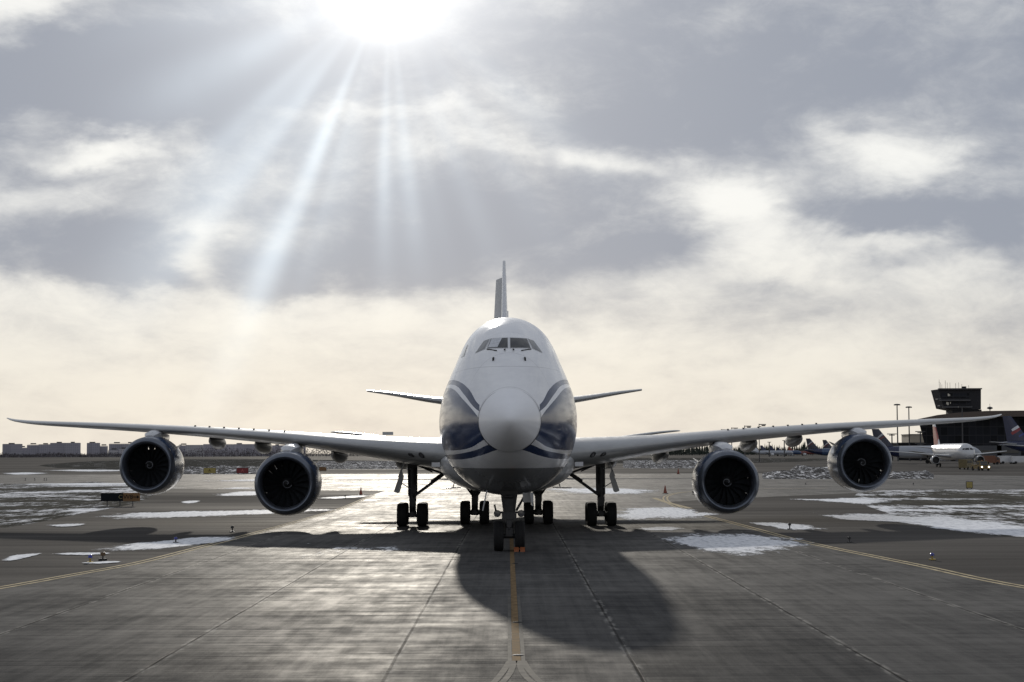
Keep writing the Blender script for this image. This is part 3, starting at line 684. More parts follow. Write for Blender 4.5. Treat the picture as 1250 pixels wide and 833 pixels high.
# landing gear
def wheel(parent, x, y, r, w_):
    mb = MB(); h_ = w_/2
    mb.rev([(-h_*.55, r*.50), (-h_*.85, r*.62), (-h_, r*.80), (-h_*.93, r*.93), (-h_*.7, r*.99), (0, r), (h_*.7, r*.99), (h_*.93, r*.93), (h_, r*.80), (h_*.85, r*.62), (h_*.55, r*.50)], (x, y, r), 'X', 40)
    for q in (-.22, .22): mb.rev([(q*w_-.012, r*1.0), (q*w_, r*.985), (q*w_+.012, r*1.0)], (x, y, r), 'X', 40)
    o = mb.build('wheel', M['tyre'], parent)
    return o
def rims(mb, x, y, r, w_):
    mb.rev([(-w_*.28, 0.001), (-w_*.28, r*.2), (-w_*.2, r*.25), (-w_*.25, r*.5), (w_*.25, r*.5), (w_*.2, r*.25), (w_*.28, r*.2), (w_*.28, .001)], (x, y, r), 'X', 24)
def bogie(x, yc, ztop, out, body=False):
    r, w_ = .66, .56; tr = .56 if body else .56
    mb = MB(); mb.tube((x, yc, 1.75), (x, yc, ztop), .27); mb.tube((x, yc, r), (x, yc, 1.8), .19); mb.box((x, yc-.3, 1.35), (.34, .3, .5)); mb.tube((x-.2, yc-.2, 1.7), (x-.24, yc-.25, ztop-.2), .05); mb.tube((x, yc-.9, r), (x, yc+.9, r), .15)
    mb.tube((x, yc-.2, 1.9), (x, yc-.2, 1.3), .07); mb.tube((x, yc-.5, .95), (x, yc-.15, 1.5), .05)
    mb.box((x, yc, r), (.42, .5, .34)); mb.box((x+.12*out, yc-.16, 2.1), (.2, .2, .5)); mb.box((x, yc-.1, ztop-.25), (.5, .5, .4))
    for dy in (-.74, .74):
        mb.tube((x-tr*.9, yc+dy, r), (x+tr*.9, yc+dy, r), .11)
        for q in (-1, 1): rims(mb, x+q*tr, yc+dy, r, w_)
    mb.path([(x+.16, yc-.18, ztop-.3), (x+.19, yc-.2, 2.0), (x+.2, yc-.25, 1.4), (x+.1, yc-.7, .95)], .018); mb.path([(x-.15, yc-.2, ztop-.2), (x-.18, yc-.22, 1.7), (x-.12, yc-.5, 1.0)], .018)
    g_ = mb.build('main_gear', M['gear'], air)
    for dy in (-.74, .74):
        for q in (-1, 1): wheel(g_, x+q*tr, yc+dy, r, w_)
    return g_
for s in (-1, 1):
    g_ = bogie(s*5.36, 33.5, 3.75, -s)
    mb = MB(); a = Vector((s*5.2, 33.2, 1.75)); b_ = Vector((s*3.55, 32.9, 2.95)); mb.tube(a, b_, .085); m_ = a.lerp(b_, .55); mb.tube(m_+Vector((0, -.12, .12)), b_+Vector((-s*.0, -.12, .1)), .06)
    mb.tube(b_, (s*5.2, 33, 3.55), .06); mb.tube(b_.lerp(Vector((s*5.2, 33, 3.55)), .4)+Vector((0, 0, -.12)), (s*5.2, 33, 3.5), .04); mb.build('side_brace', M['gear'], g_)
    mb = MB(); q0, q1 = Vector((s*5.85, 33.1, 3.6)), Vector((s*6.42, 33.1, 1.95))
    d = (q1-q0).normalized(); side = Vector((s*.9, 0, .35)).normalized()
    pl = [(0, .05), (.28, .07), (.42, .26), (.95, .32), (1.0, .22), (1.0, 0), (0, 0)]; L_ = (q1-q0).length
    f1 = [q0+d*(t*L_)-side*ww for t, ww in pl]; f2 = [p+Vector((0, .9 if k not in (0, 6) else .2, 0)) for k, p in enumerate(f1)]
    f1 = [q0+d*(t*L_)-side*ww*1.05 for t, ww in pl]; f2 = [p+Vector((0, .06, 0)) for p in f1]
    mb.loft([f1, f2], smooth=False); mb.tube(q0, q0.lerp(q1, .5)+side*.02, .03); mb.tube((s*5.45, 33.3, 2.1), q0.lerp(q1, .62), .025); mb.tube((s*5.45, 33.3, 3.2), q0.lerp(q1, .2), .025); mb.build('gear_door', M['lgrey'], g_)
    g_ = bogie(s*1.86, 36.3, 2.5, -s, True)
    mb = MB(); mb.box((s*1.7, 35.6, 2.25), (.9, .5, .5)); mb.tube((s*1.3, 35.9, 2.3), (s*1.8, 36, 1.5), .07); mb.tube((s*2.45, 35.9, 2.3), (s*1.95, 36, 1.6), .06); mb.build('side_brace', M['gear'], g_)
    mb = MB(); mb.box((s*3.2, 34.8, 2.12), (1.1, .8, .05), rot=Matrix.Rotation(R(2*s), 3, 'Y')); mb.tube((s*3.1, 34.8, 2.12), (s*3.0, 34.8, 2.5), .03); mb.build('gear_door', M['lgrey'], g_)
# nose gear
mb = MB(); r, w_ = .625, .42
mb.loft([[Vector((0+a*w0, 8.0+b*.16, z)) for a, b in ((-1, -1), (1, -1), (1, 1), (-1, 1))] for z, w0 in ((1.35, .26), (1.7, .26), (2.75, .40))], smooth=False); mb.tube((-.5, 8, 1.45), (-.62, 8, 1.95), .04); mb.tube((.3, 7.8, 1.7), (.75, 7.7, 2.5), .05); mb.tube((-.2, 7.75, 2.3), (.2, 7.75, 2.3), .08); mb.tube((0, 8.0, .62), (0, 8.0, 1.5), .17); mb.box((0, 7.85, .8), (.3, .2, .35)); mb.tube((-.42, 8, r), (.42, 8, r), .10); mb.box((0, 7.92, 1.48), (.62, .34, .30)); mb.box((0, 7.85, 1.95), (.36, .2, .5))
mb.tube((0, 7.95, 1.7), (0, 9.8, 2.6), .08); mb.tube((-.36, 8.1, 2.7), (-.14, 7.95, 1.62), .06); mb.tube((.36, 8.1, 2.7), (.14, 7.95, 1.62), .06)
mb.tube((-.62, 7.9, 1.62), (.62, 7.9, 1.62), .045); mb.box((0, 7.8, 1.15), (.2, .14, .3)); mb.tube((0, 7.75, .9), (0, 7.9, 1.3), .05)
for q in (-1, 1): rims(mb, q*.45, 8.0, r, w_)
ng = mb.build('nose_gear', M['gear'], air)
for q in (-1, 1): wheel(ng, q*.45, 8.0, r, w_)
for q in (-1, 1):
    mb = MB(); mb.rev([(.12, 0.001), (.12, .10), (0, .145), (-.03, .15), (-.03, .12)], (q*.50, 7.78, 1.58), 'Y', 20); mb.rev([(-.015, .12), (-.02, .001)], (q*.5, 7.78, 1.58), 'Y', 20, 1); mb.build('taxi_light', [M['gear'], M['lens']], ng)
mb = MB(); mb.box((-1.02, 7.6, 2.15), (.05, 1.7, .85), rot=Matrix.Rotation(R(12), 3, 'Y')); mb.build('gear_door', M['lgrey'], ng)
mb = MB(); mb.box((.92, 7.6, 2.2), (.05, 1.7, .55), rot=Matrix.Rotation(R(-9), 3, 'Y')); mb.build('gear_door', M['lgrey'], ng)
mb = MB(); mb.box((.80, 7.9, 2.25), (.45, .5, .4)); mb.build('steering_box', M['lgrey'], ng)
# pale data panels on the wing root, antenna blades
for s in (-1, 1):
    d = MB(); d.box((s*3.62, 22.2, 3.55), (.42, .04, .22)); d.build('root_placard', M['white'], air)
mb = MB(); mb.box((0, 13, 10.35), (.05, .5, .4)); mb.build('antenna', M['white'], air)
mb = MB(); mb.box((.3, 12, 2.05), (.04, .5, .35)); mb.build('antenna', M['dark'], air)
# chock at the nose wheel
c0 = air.matrix_basis @ Vector((.42, 7.2, 0)); mb = MB()
for dx in (-.13, .13):
    mb.loft([[Vector((dx+o_, -.15, .012)), Vector((dx+o_, .15, .012)), Vector((dx+o_, .12, .1)), Vector((dx+o_, .0, .2)), Vector((dx+o_, -.12, .1))] for o_ in (-.10, .10)], smooth=False)
mb.tube((-.2, 0, .12), (.2, 0, .12), .03)
ch = mb.build('wheel_chock', M['orange']); ch.location = c0; tag(ch, 'orange wheel chock in front of the nose wheel', 'chock')

# ------------------------------------------------------------------ other airliners
def fin_mat(name, base, bands):
    m, n, b = material(name); c = n.coord(); X, Y, Z = n.sep(c); col = n.mix(0.0, base, base)
    wv = (Y*.9).op('SINE')*.22
    for (y0, z0, y1, z1, wd_, cc) in bands:                     # short slanted flag strokes on the fin
        L_ = math.hypot(y1-y0, z1-z0); ty, tz = (y1-y0)/L_, (z1-z0)/L_
        t = (Y-y0)*ty+(Z-z0)*tz; d = ((Y-y0)*(-tz)+(Z-z0)*ty+wv).abs()
        col = n.mix(t.gt(0.0)*t.lt(L_)*d.lt(wd_), col, cc)
    n.link(col, b.inputs['Base Color']); b.inputs['Roughness'].default_value = .25; return m
def airliner(name, label, loc, rz, L=37.6, Rf=2.0, span=34, zc=3.9, ztail=11.8, body='white', finm=None, taper=None, eng_b=5.75, eng_r=1.05, group=None, detail=True, wingm='grey', aft=None, engm='lgrey', dih=.09):
    a = thing(name, label, 'airliner', loc, rz, group); k = L/37.6; r = Rf
    fw_ = pchip([0, .3*k, 1*k, 2.5*k, 4.5*k, 25*k, 31*k, 37*k, 37.6*k], [.02*r, .35*r, .62*r, .88*r, r, r, .72*r, .18*r, .08*r])
    zc_ = pchip([0, 4*k, 25*k, 37.6*k], [zc-.35*r, zc, zc, zc+.62*r]); mb = MB()
    yy = [0]+[.05*k, .15*k, .3*k, .6*k, 1*k, 1.6*k, 2.5*k, 3.5*k, 4.5*k, 8*k, 14*k, 20*k, 25*k, 27*k, 29*k, 31*k, 33*k, 35*k, 37*k, 37.6*k]
    rings = [[Vector((fw_(y)*math.cos(2*math.pi*j/32), y, zc_(y)+fw_(y)*1.04*math.sin(2*math.pi*j/32))) for j in range(32)] for y in yy]
    cut = 14
    if aft: mb.loft(rings[:cut+1], (True, False), 0); mb.loft(rings[cut:], (False, True), 1); f_ = mb.build('fuselage', [M[body], aft], a)
    else: mb.loft(rings, (True, True)); f_ = mb.build('fuselage', M[body], a)
    b0 = BVHTree.FromPolygons([Vector(v_) for v_ in mb.v], mb.f)
    if detail:
        for s in (-1, 1):
            dd = decal([(s*.04*r, zc+.50*r), (s*.42*r, zc+.46*r), (s*.52*r, zc+.22*r), (s*.05*r, zc+.22*r)], .02, 4, 4, b0)
            if dd: dd.build('cockpit_window', M['glass'], a)
            dd = decal([(s*.47*r, zc+.46*r), (s*.66*r, zc+.42*r), (s*.74*r, zc+.24*r), (s*.57*r, zc+.22*r)], .02, 4, 4, b0)
            if dd: dd.build('side_window', M['glass'], a)
            for q in range(int(22*k/.55)):
                mb = MB()
                y = 6*k+q*.55; zz = zc_(y)+.28*r; x = fw_(y)*math.sqrt(max(0, 1-(.28/1.04)**2))+.01
                if y < 28*k: mb.add([(s*x, y, zz), (s*x, y+.24, zz), (s*(x-.03), y+.24, zz+.36), (s*(x-.03), y, zz+.36)], [(0, 1, 2, 3)]); mb.build('cabin_window', M['glass'], a)
    hs = span/2; zr = zc-.62*r
    for s in (-1, 1):
        wo_ = wing_mesh([(.5*r, 11.5*k, 7.6*k, zr, .95*k, 2), (hs*.38, 11.5*k+hs*.38*.52, 4.3*k, zr+hs*.38*dih, .5*k, 1.5), (hs*.97, 11.5*k+hs*.97*.52, 1.6*k, zr+hs*dih, .18*k, 0), (hs, 11.5*k+hs*.6, .8*k, zr+hs*dih+.05, .08*k, 0)], s).build('wing', M[wingm], a)
        yb = 11.5*k+eng_b*.52-3.3*k; ze = zr+eng_b*dih-eng_r*1.25; mb = MB()
        mb.rev([(.1, eng_r*.82), (0, eng_r*.88), (.1, eng_r*.95), (.8*k, eng_r*1.04), (2*k, eng_r), (3.3*k, eng_r*.7), (4.2*k, eng_r*.3)], (s*eng_b, yb, ze), 'Y', 28); mb.rev([(.1, eng_r*.82), (.7, eng_r*.8), (.7, .001)], (s*eng_b, yb, ze), 'Y', 28, 1)
        mb.box((s*eng_b, yb+2.5*k, ze+eng_r*1.05), (.3, 3*k, eng_r*.7), 0); mb.build('engine', [M[engm], M['black']], a)
        wing_mesh([(.25*r, 31.2*k, 3.6*k, zc+.45*r, .4*k, 0), (6.2*k, 34.4*k, 1.4*k, zc+.45*r+.6*k, .15*k, 0)], s).build('tailplane', M[wingm], a)
        mb = MB(); rw = .58*k; gy = 17.3*k; gx = 3.8*k
        mb.tube((s*gx, gy, rw), (s*gx, gy, zr+.2), .14*k)
        for q in (-1, 1): mb.rev([(-.2*k, .01), (-.2*k, rw*.85), (0, rw), (.2*k, rw*.85), (.2*k, .01)], (s*gx+q*.45*k, gy, rw), 'X', 18)
        mb.build('main_gear', M['tyre'], a)
    mb = MB(); mb.tube((0, 5*k, .4), (0, 5*k, zc-.8*r), .12*k)
    for q in (-1, 1): mb.rev([(-.12*k, .01), (-.12*k, .32*k), (0, .38*k), (.12*k, .32*k), (.12*k, .01)], (q*.25*k, 5*k, .38*k), 'X', 18)
    mb.build('nose_gear', M['tyre'], a)
    fin_mesh(zc+.7*r, ztail, 28.6*k, 34.0*k, 6.6*k, 2.4*k, .55*k, .24*k).build('tail_fin', finm or M['navy'], a)
    return a
flag = lambda k=1.0, dy=0, dz=0: [(31.2*k+dy, 10.6*k+dz, 34.5*k+dy, 8.6*k+dz, .55*k, (.60, .60, .62)), (31.0*k+dy, 9.9*k+dz, 34.5*k+dy, 7.7*k+dz, .45*k, (.45, .02, .03))]
# fin paint: navy with a waving white / red flag stroke ; red-striped white fin
M['finflag'] = fin_mat('navy_fin_flag', (.012, .018, .055), [(47.6, 16.0, 53.5, 11.6, .55, (.55, .56, .60)), (48.6, 13.8, 53.8, 10.4, .55, (.20, .015, .025)), (46.0, 11.5, 50.5, 9.8, .35, (.02, .04, .20))])
M['finflag_small'] = fin_mat('navy_fin_flag_small', (.012, .016, .040), [(31.5, 10.6, 35.2, 8.0, .30, (.35, .35, .38)), (31.2, 9.6, 35.2, 7.2, .3, (.09, .012, .018))])
M['finred'] = fin_mat('white_red_fin', (.62, .62, .64), [(29, 8.0, 37, 8.0, 2.6, (.26, .03, .025))])
M['navyaft'] = simple('navy_tail_paint', (.012, .018, .055), .25); M['silver'] = m_plane_paint('silver_grey', (.30, .32, .36), .3); M['finor'] = simple('orange_fin', (.22, .05, .03), .4); M['finwh'] = simple('white_fin', (.55, .56, .6), .4)
a = airliner('twin_engine_airliner', 'wide-body airliner behind the cargo jet, only its raised wings showing', (-1.2, 262, 0), 0, L=66, Rf=3.1, span=61, zc=5.6, ztail=18.5, eng_b=9.7, eng_r=1.7, body='white', dih=.135, detail=False)
mb = MB(); mb.box((-20.3, 35.5, 7.55), (1.85, .2, .55)); mb.build('spoiler', M['grey'], a)
airliner('narrow_body_airliner', 'white airliner with red and white fin being towed across the apron', P(1184, 560, 431)*Vector((1, 1, 0)) if False else Vector((P(1185, 560, 431).x, 431, 0)), R(1.5), L=36, Rf=2.05, span=31, zc=3.95, ztail=11.9, finm=M['finred'], body='lgrey', engm='grey')
airliner('wide_body_airliner', 'airliner with a tall navy tail carrying a red and white flag stroke, beside the terminal', Vector((P(1226, 560, 655).x+35, 655-45, 0)), R(37), L=60, Rf=2.82, span=60, zc=5.3, ztail=17.4, finm=M['finflag'], aft=M['navyaft'], eng_b=9.4, eng_r=1.5, engm='navy')
def side_plane(tpx, Y, lab, heading, finm, body='silver', aft=None, sc_=1.0, group=None, name='parked_airliner', zt=11.8):
    # tpx = pixel column of the tail-fin tip; heading: degrees, 0 = nose to the viewer, + = nose to the right
    L=37.6*sc_; h_ = R(heading); t = P(tpx, 556, Y); fwd = Vector((math.sin(h_), -math.cos(h_), 0)); loc = Vector((t.x, t.y, 0))+fwd*35.2*sc_
    return airliner(name, lab, loc, h_, L=L, Rf=2.0*sc_, span=34*sc_, zc=3.9*sc_, ztail=zt*sc_, finm=finm, body=body, aft=aft, detail=False, group=group)
side_plane(1069, 590, 'silver airliner seen from the side with dark tail, behind the outboard engine', 68, M['finflag_small'], aft=M['navyaft'])
side_plane(986.5, 1000, 'dark-tailed airliner parked beyond the dark snow bank, larger of the two tails', 74, M['finflag_small'], aft=M['navyaft'], body='navy')
side_plane(1006.5, 1130, 'dark-tailed airliner with pale hull next to the outboard engine', 74, M['finflag_small'], body='silver', aft=M['navyaft'])
G_ = 'far row of parked airliners at the treeline'
side_plane(919.5, 1700, 'far airliner with white tail at the start of the row before the trees', 74, M['finwh'], group=G_, body='silver', sc_=.9)
side_plane(929.5, 1720, 'far airliner with navy tail right beside the white-tailed one', 74, M['navyaft'], group=G_, body='silver', sc_=.9)
side_plane(940, 1740, 'far airliner with navy tail and dark hull, third in the row before the trees', 74, M['navyaft'], group=G_, body='navy', sc_=.9)
side_plane(950, 1760, 'far airliner with dark tail and red hull, fourth in the row before the trees', 74, M['navyaft'], group=G_, body='red', sc_=.7)
side_plane(963, 1800, 'far airliner with orange tail, last of the row before the trees', 74, M['finor'], group=G_, body='red', sc_=.8)

# ------------------------------------------------------------------ terminal and tower
def m_facade():
    m, n, b = material('dark_glass_facade'); c = n.coord(); X, Y, Z = n.sep(c)
    gx = (((X/3.0).fract()-.5).abs()-.5).abs()*3; gz = (((Z/3.6).fract()-.5).abs()-.5).abs()*3.6
    fr = gx.step(.08, .14, 1, 0).op('MAXIMUM', gz.step(.14, .22, 1, 0)); cell = n.white(n.comb((X/3.0).floor(), (Z/3.6).floor(), 0.0))
    col = n.mix(cell.step(.0, 1), (.004, .005, .007), (.014, .016, .022)); n.link(n.mix(fr*.7, col, (.035, .035, .04)), b.inputs['Base Color'])
    b.inputs['Roughness'].default_value = .5; b.inputs['Specular IOR Level'].default_value = .12; return m
M['facade'] = m_facade(); M['roofbr'] = simple('brown_roof', (.085, .065, .055), .75); M['twr'] = simple('tower_cladding', (.022, .022, .026), .7, spec=.2); M['twr2'] = simple('tower_band', (.06, .06, .065), .6)
M['gap_daylight'] = simple('painted_gap_light', (.55, .52, .45), .2); M['beige'] = simple('beige_cladding', (.34, .30, .24), .7)
T0 = P(1122, 512, 730)
term = thing('terminal_building', 'dark glass airport terminal with a low curved brown roof', 'terminal', (T0.x, 730, 0))
def loc(px, py, Y=730): p = P(px, py, Y); return Vector((p.x-T0.x, 0, p.z))
f1 = [loc(1121, 513), loc(1140, 511.5), loc(1180, 510), loc(1230, 509), loc(1300, 509), loc(1420, 513), loc(1420, 570), loc(1134, 570)]
for p in f1[-2:]: p.z = 0
mb = MB(); mb.loft([f1, [p+Vector((27, 90, 0)) for p in f1]], smooth=False); mb.build('glass_facade', M['facade'], term)
top = [loc(1116, 512.5), loc(1140, 507.5), loc(1165, 504.5), loc(1200, 502.5), loc(1250, 502), loc(1330, 503.5), loc(1440, 511)]
bot = [loc(1440, 513.8), loc(1330, 509.6), loc(1250, 509.2), loc(1200, 509.8), loc(1165, 510.8), loc(1140, 512), loc(1116, 513.6)]
mb = MB(); rg = top+bot; mb.loft([[p+Vector((0, -6, .1)) for p in rg], [p+Vector((28, 96, .1)) for p in rg]], smooth=False); mb.build('roof', M['roofbr'], term)
for (px, z0_, ww) in ((1150, 0, 7), (1168, 0, 9), (1196, 0, 14), (1225, 0, 10)):
    q = loc(px, 556); mb = MB(); mb.box((q.x, -4.2, 3.2), (ww, 8, 6.4)); mb.box((q.x, -8.3, 3.8), (ww*.8, .2, 1.2), 1); mb.build('annex', [simple('annex_grey', (.055, .058, .065), .7), M['glass']], term)
tw = P(1180, 510, 775); tower = thing('control_tower', 'squat dark control tower with overhanging cab rising behind the terminal roof', 'tower', (tw.x, 775, 0))
def tl(px, py, y=0): p = P(px, py, 775+y); return Vector((p.x-tw.x, y, p.z))
def quadbox(pts, d0, d1): return [[p+Vector((0, d0, 0)) for p in pts], [p+Vector((0, d1, 0)) for p in pts]]
prof = [(1145.5, 475.3), (1197.5, 475.3), (1197.5, 500), (1163, 500.5), (1152, 498.3)]
mb = MB(); pts = [Vector((tl(*q).x, 0, tl(*q).z)) for q in prof]; mb.loft(quadbox(pts, 0, 14), smooth=False); mb.build('cab', M['twr'], tower)
mb = MB(); pts = [Vector((tl(*q).x, 0, tl(*q).z)) for q in ((1163.5, 500.5), (1199, 500.2), (1200, 520), (1163.5, 520))]; pts[2].z = pts[3].z = 0; mb.loft(quadbox(pts, 1, 13), smooth=False); mb.build('stem', M['twr'], tower)
for (a_, b_, c_) in ((1147, 1184, 489.0), (1150, 1186, 497.2), (1145, 1198, 475.0)):
    p, q = tl(a_, c_), tl(b_, c_); mb = MB(); mb.box(((p.x+q.x)/2, -.4, p.z), (q.x-p.x, 1.6, .55)); mb.build('cab_ledge', M['twr2'], tower)
for (a_, b_, c_, d_) in ((1144.6, 1149, 486.8, 487.8), (1147.2, 1151.5, 494.8, 495.8)):
    p, q = tl(a_, c_), tl(b_, d_); mb = MB(); mb.box(((p.x+q.x)/2, 2, (p.z+q.z)/2), (q.x-p.x, 4, abs(q.z-p.z))); mb.build('balcony', M['twr2'], tower)
for (a_, b_, c_, d_) in ((1149, 1183, 480.5, 485.8), (1151.5, 1185, 490.6, 494.6)):
    p, q = tl(a_, c_), tl(b_, d_); mb = MB(); mb.box(((p.x+q.x)/2, -.1, (p.z+q.z)/2), (q.x-p.x, .25, p.z-q.z)); mb.build('window_band', M['facade'], tower)
for (a_, c_, ww, hh) in ((1157.5, 482.3, .55, 1.1), (1159, 482.6, .35, .8), (1155.6, 492.4, .5, 1.0), (1157, 493, .6, 1.2), (1160, 492, .4, .7)):
    p = tl(a_, c_); mb = MB(); mb.box((p.x, -.28, p.z), (ww, .1, hh)); mb.build('painted_light_pane', M['gap_daylight'], tower)  # pale boxes stand in for daylight showing through the cab windows
for k, (a_, hh) in enumerate(((1148, 7), (1150, 5), (1152.5, 3.6), (1155.5, 6.5), (1158.5, 5), (1162.5, 5), (1168, 4.5), (1172.5, 5), (1177, 4), (1184, 3))):
    p = tl(a_, 475.2); mb = MB(); mb.tube((p.x, 2+k % 3, p.z), (p.x, 2+k % 3, p.z+hh*.62), .07, n=6)
    if k % 3 == 0: mb.box((p.x, 2+k % 3, p.z+hh*.45), (.6, .08, .08))
    mb.build('antenna', M['dark'], tower)
p = tl(1179.5, 473.6); mb = MB(); mb.box((p.x, 4, p.z), (1.7, 2, 1.5)); mb.build('roof_box', M['twr'], tower)
# radar dome on the roof, low blocks
p = P(1208.5, 503, 760); mb = MB(); mb.tube((0, 0, p.z-3), (0, 0, p.z+1), .2); mb.rev([(p.z+1, .1), (p.z+1.5, 1.3), (p.z+2.0, 1.1), (p.z+2.4, .05)], (0, 0, 0), 'Z', 16); mb.tube((0, 0, p.z+2.2), (0, 0, p.z+3.6), .08)
mb.box((0, 0, 9), (.3, .3, 18)); o = mb.build('radar_mast', M['dark']); o.location = (p.x, 760, 0); tag(o, 'small radar dish on a mast above the terminal roof', 'radar mast')
def lowblock(name, px0, px1, py, Y, mat, lab, cat, d_=20):
    a_, b_ = P(px0, py, Y), P(px1, py, Y); t = thing(name, lab, cat, ((a_.x+b_.x)/2, Y, 0)); mb = MB(); mb.box((0, d_/2, a_.z/2), (b_.x-a_.x, d_, a_.z)); mb.build('wall', mat, t)
    mb = MB(); mb.box((0, d_/2, a_.z+.2), (b_.x-a_.x+.6, d_+.6, .4)); mb.build('roof', M['twr2'], t)
    mb = MB(); mb.box((0, -.05, a_.z*.6), ((b_.x-a_.x)*.9, .1, a_.z*.12)); mb.build('window_band', M['facade'], t); return t
lowblock('service_building', 1111, 1128, 531, 900, M['beige'], 'plain beige block left of the terminal, above the silver airliner', 'building')
lowblock('service_building', 1096, 1131, 541.5, 800, M['twr'], 'long low dark building in front of the beige block', 'building')

# ------------------------------------------------------------------ light masts
def mast(px, ytop, Y, lab, style, r=.25):
    p = P(px, ytop, Y); t = thing('light_mast', lab, 'light mast', (p.x, Y, 0), 0, 'apron light masts'); h = p.z
    mb = MB(); mb.tube((0, 0, 0), (0, 0, h), r*1.5, r, 8); mb.build('pole', M['dark'], t); mb = MB()
    if style == 'ring':
        mb.rev([(h-.05, 1.35), (h+.15, 1.25), (h+.3, .2)], (0, 0, 0), 'Z', 14)
        for k in range(6): mb.box((1.15*math.cos(k*1.05), 1.15*math.sin(k*1.05), h-.2), (.4, .4, .35))
    elif style == 'bars':
        for zz in (h, h-5): mb.box((0, 0, zz), (4.2, .5, .35)); mb.box((0, 0, zz-.5), (2.4, .4, .4))
    elif style == 'flag':
        mb.box((1.5, 0, h-.3), (2.9, .6, .35)); mb.box((1.9, 0, h-.8), (1.6, .5, .5)); mb.box((.5, 0, h-1.2), (.8, .4, .3))
    else:
        mb.box((0, 0, h), (3.0, .8, .5))
    mb.build('lamp_head', M['dark'], t); return t
mast(1095, 494, 720, 'tallest ring-headed light mast, nearer the outboard engine', 'ring', .22)
mast(1109.3, 497, 740, 'tall ring-headed light mast just left of the terminal', 'ring', .22)
mast(1088.7, 530, 760, 'short mast with two crossbars beside the silver airliner', 'bars')
mast(1123.4, 527, 725, 'mast with two crossbars at the corner of the terminal', 'bars')
mast(880.5, 524, 820, 'lowest of the four lamp posts showing above the wing', 'flag', .15)
mast(893, 522, 790, 'second lowest of the four lamp posts showing above the wing', 'flag', .15)
mast(908.8, 519.6, 760, 'second tallest of the four lamp posts showing above the wing', 'flag', .15)
mast(926.5, 517.5, 730, 'tallest of the four lamp posts showing above the wing', 'flag', .15)
mast(939, 540, 1450, 'distant mast over the treeline, above the white airliner tail', 'top', .4)
mast(957.3, 538, 1400, 'distant mast over the treeline, left of the hanging flap fairing', 'top', .4)
mast(1174.3, 497, 700, 'slim grey pole standing in front of the terminal and tower', 'none', .22)
p = P(97.5, 542, 3000); t = thing('radio_mast', 'thin lattice radio mast between the apartment blocks', 'radio mast', (p.x, 3000, 0)); mb = MB()
for s in (-1, 1): mb.tube((s*1.6, 0, 0), (s*.3, 0, p.z), .5, .3, 6)
for k in range(4): mb.box((0, 0, 4+k*3.8), (2.6-.5*k, .4, .4))
mb.build('lattice', M['dark'], t)

# ------------------------------------------------------------------ apartment blocks and woods
def m_flats(name, c1, c2):
    m, n, b = material(name); c = n.coord(); X, Y, Z = n.sep(c)
    gx = ((X/3.4).fract()-.5).abs(); gz = ((Z/2.9).fract()-.5).abs(); win = gx.lt(.26)*gz.lt(.25)
    bay = n.white(n.comb((X/13.0).floor(), 0.0, 0.0)); dirt = n.noise(n.map(c, (.05, .05, .05)), 1, 3)
    col = n.mix(bay, c1, c2); col = n.mix(dirt*.4, col, (.1, .1, .11)); n.link(n.mix(win*.5, col, (.12, .13, .16)), b.inputs['Base Color']); b.inputs['Roughness'].default_value = .85; return m
M['flat1'] = m_flats('flats_grey', (.26, .25, .29), (.38, .37, .42)); M['flat2'] = m_flats('flats_pale', (.42, .41, .44), (.5, .48, .5)); M['flat3'] = m_flats('flats_rose', (.32, .31, .35), (.5, .47, .52))  # walls lightened and blued: distance haze is put into their colour
rng = random.Random(3)
def flats(x0, x1, yt, Y, mat, lab, steps=None):
    a_, b_ = P(x0, yt, Y), P(x1, yt, Y); W = b_.x-a_.x; h = a_.z
    t = thing('apartment_building', lab, 'apartment block', ((a_.x+b_.x)/2, Y, 0), 0, 'apartment blocks on the skyline'); mb = MB(); k = max(1, round(W/22)); 
    for i in range(k):
        hh = h-rng.choice((0, 0, .4, 1.2)); mb.box((-W/2+W*(i+.5)/k, 8+.6*(i % 2), hh/2), (W/k-.002*i, 16+.01*i, hh))
    mb.build('wall', M[mat], t); mb = MB()
    for i in range(k):
        if rng.random() < .8: mb.box((-W/2+W*(i+.5)/k+rng.uniform(-2, 2), 8, h+.9), (rng.uniform(5, 9), 7, 2.2))
    mb.box((0, 8, h+.05), (W*.98, 14, .3)); mb.build('roof', M['twr2'], t)
for q in [(3, 24.3, 542.3, 3000, 'flat1', 'grey apartment block with smoke-pale corner, first at the skyline edge'), (24.3, 31, 546, 3050, 'flat1', 'lower stepped end block just beside the first grey apartment block'),
          (33, 61, 542.6, 2950, 'flat1', 'long grey apartment block left of the tallest long block'), (61.2, 95.5, 541, 2900, 'flat1', 'longest dark slab of flats left of the radio mast'),
          (106, 119.5, 541, 2950, 'flat1', 'narrow tall block right of the radio mast'), (119.7, 129, 544, 2970, 'flat1', 'lower block attached to the narrow tall one'),
          (133, 166, 541.3, 3000, 'flat1', 'dark block of flats behind the outboard engine'), (132, 141, 549, 2700, 'flat2', 'small pale low house in front of the dark flats'), (145, 154, 548, 2650, 'flat2', 'pale low block beside the outboard engine'),
          (218, 226, 543, 2900, 'flat1', 'narrow grey block at the inner side of the outboard engine'), (226.5, 247, 543.5, 2850, 'flat2', 'pale block below the first flap fairing'),
          (248, 284, 542.5, 2900, 'flat3', 'striped rosy block between the two flap fairings'), (285, 330, 542.5, 2950, 'flat3', 'striped rosy block behind the second flap fairing'), (331, 372, 544, 2990, 'flat3', 'striped block above the inboard engine')]: flats(*q)
M['conifer'] = simple('conifer_needles', (.030, .036, .030), .95, var=.5, scale=.5, spec=.1); M['bare'] = simple('bare_twigs', (.10, .092, .098), .95, var=.4, scale=.3, spec=.1)
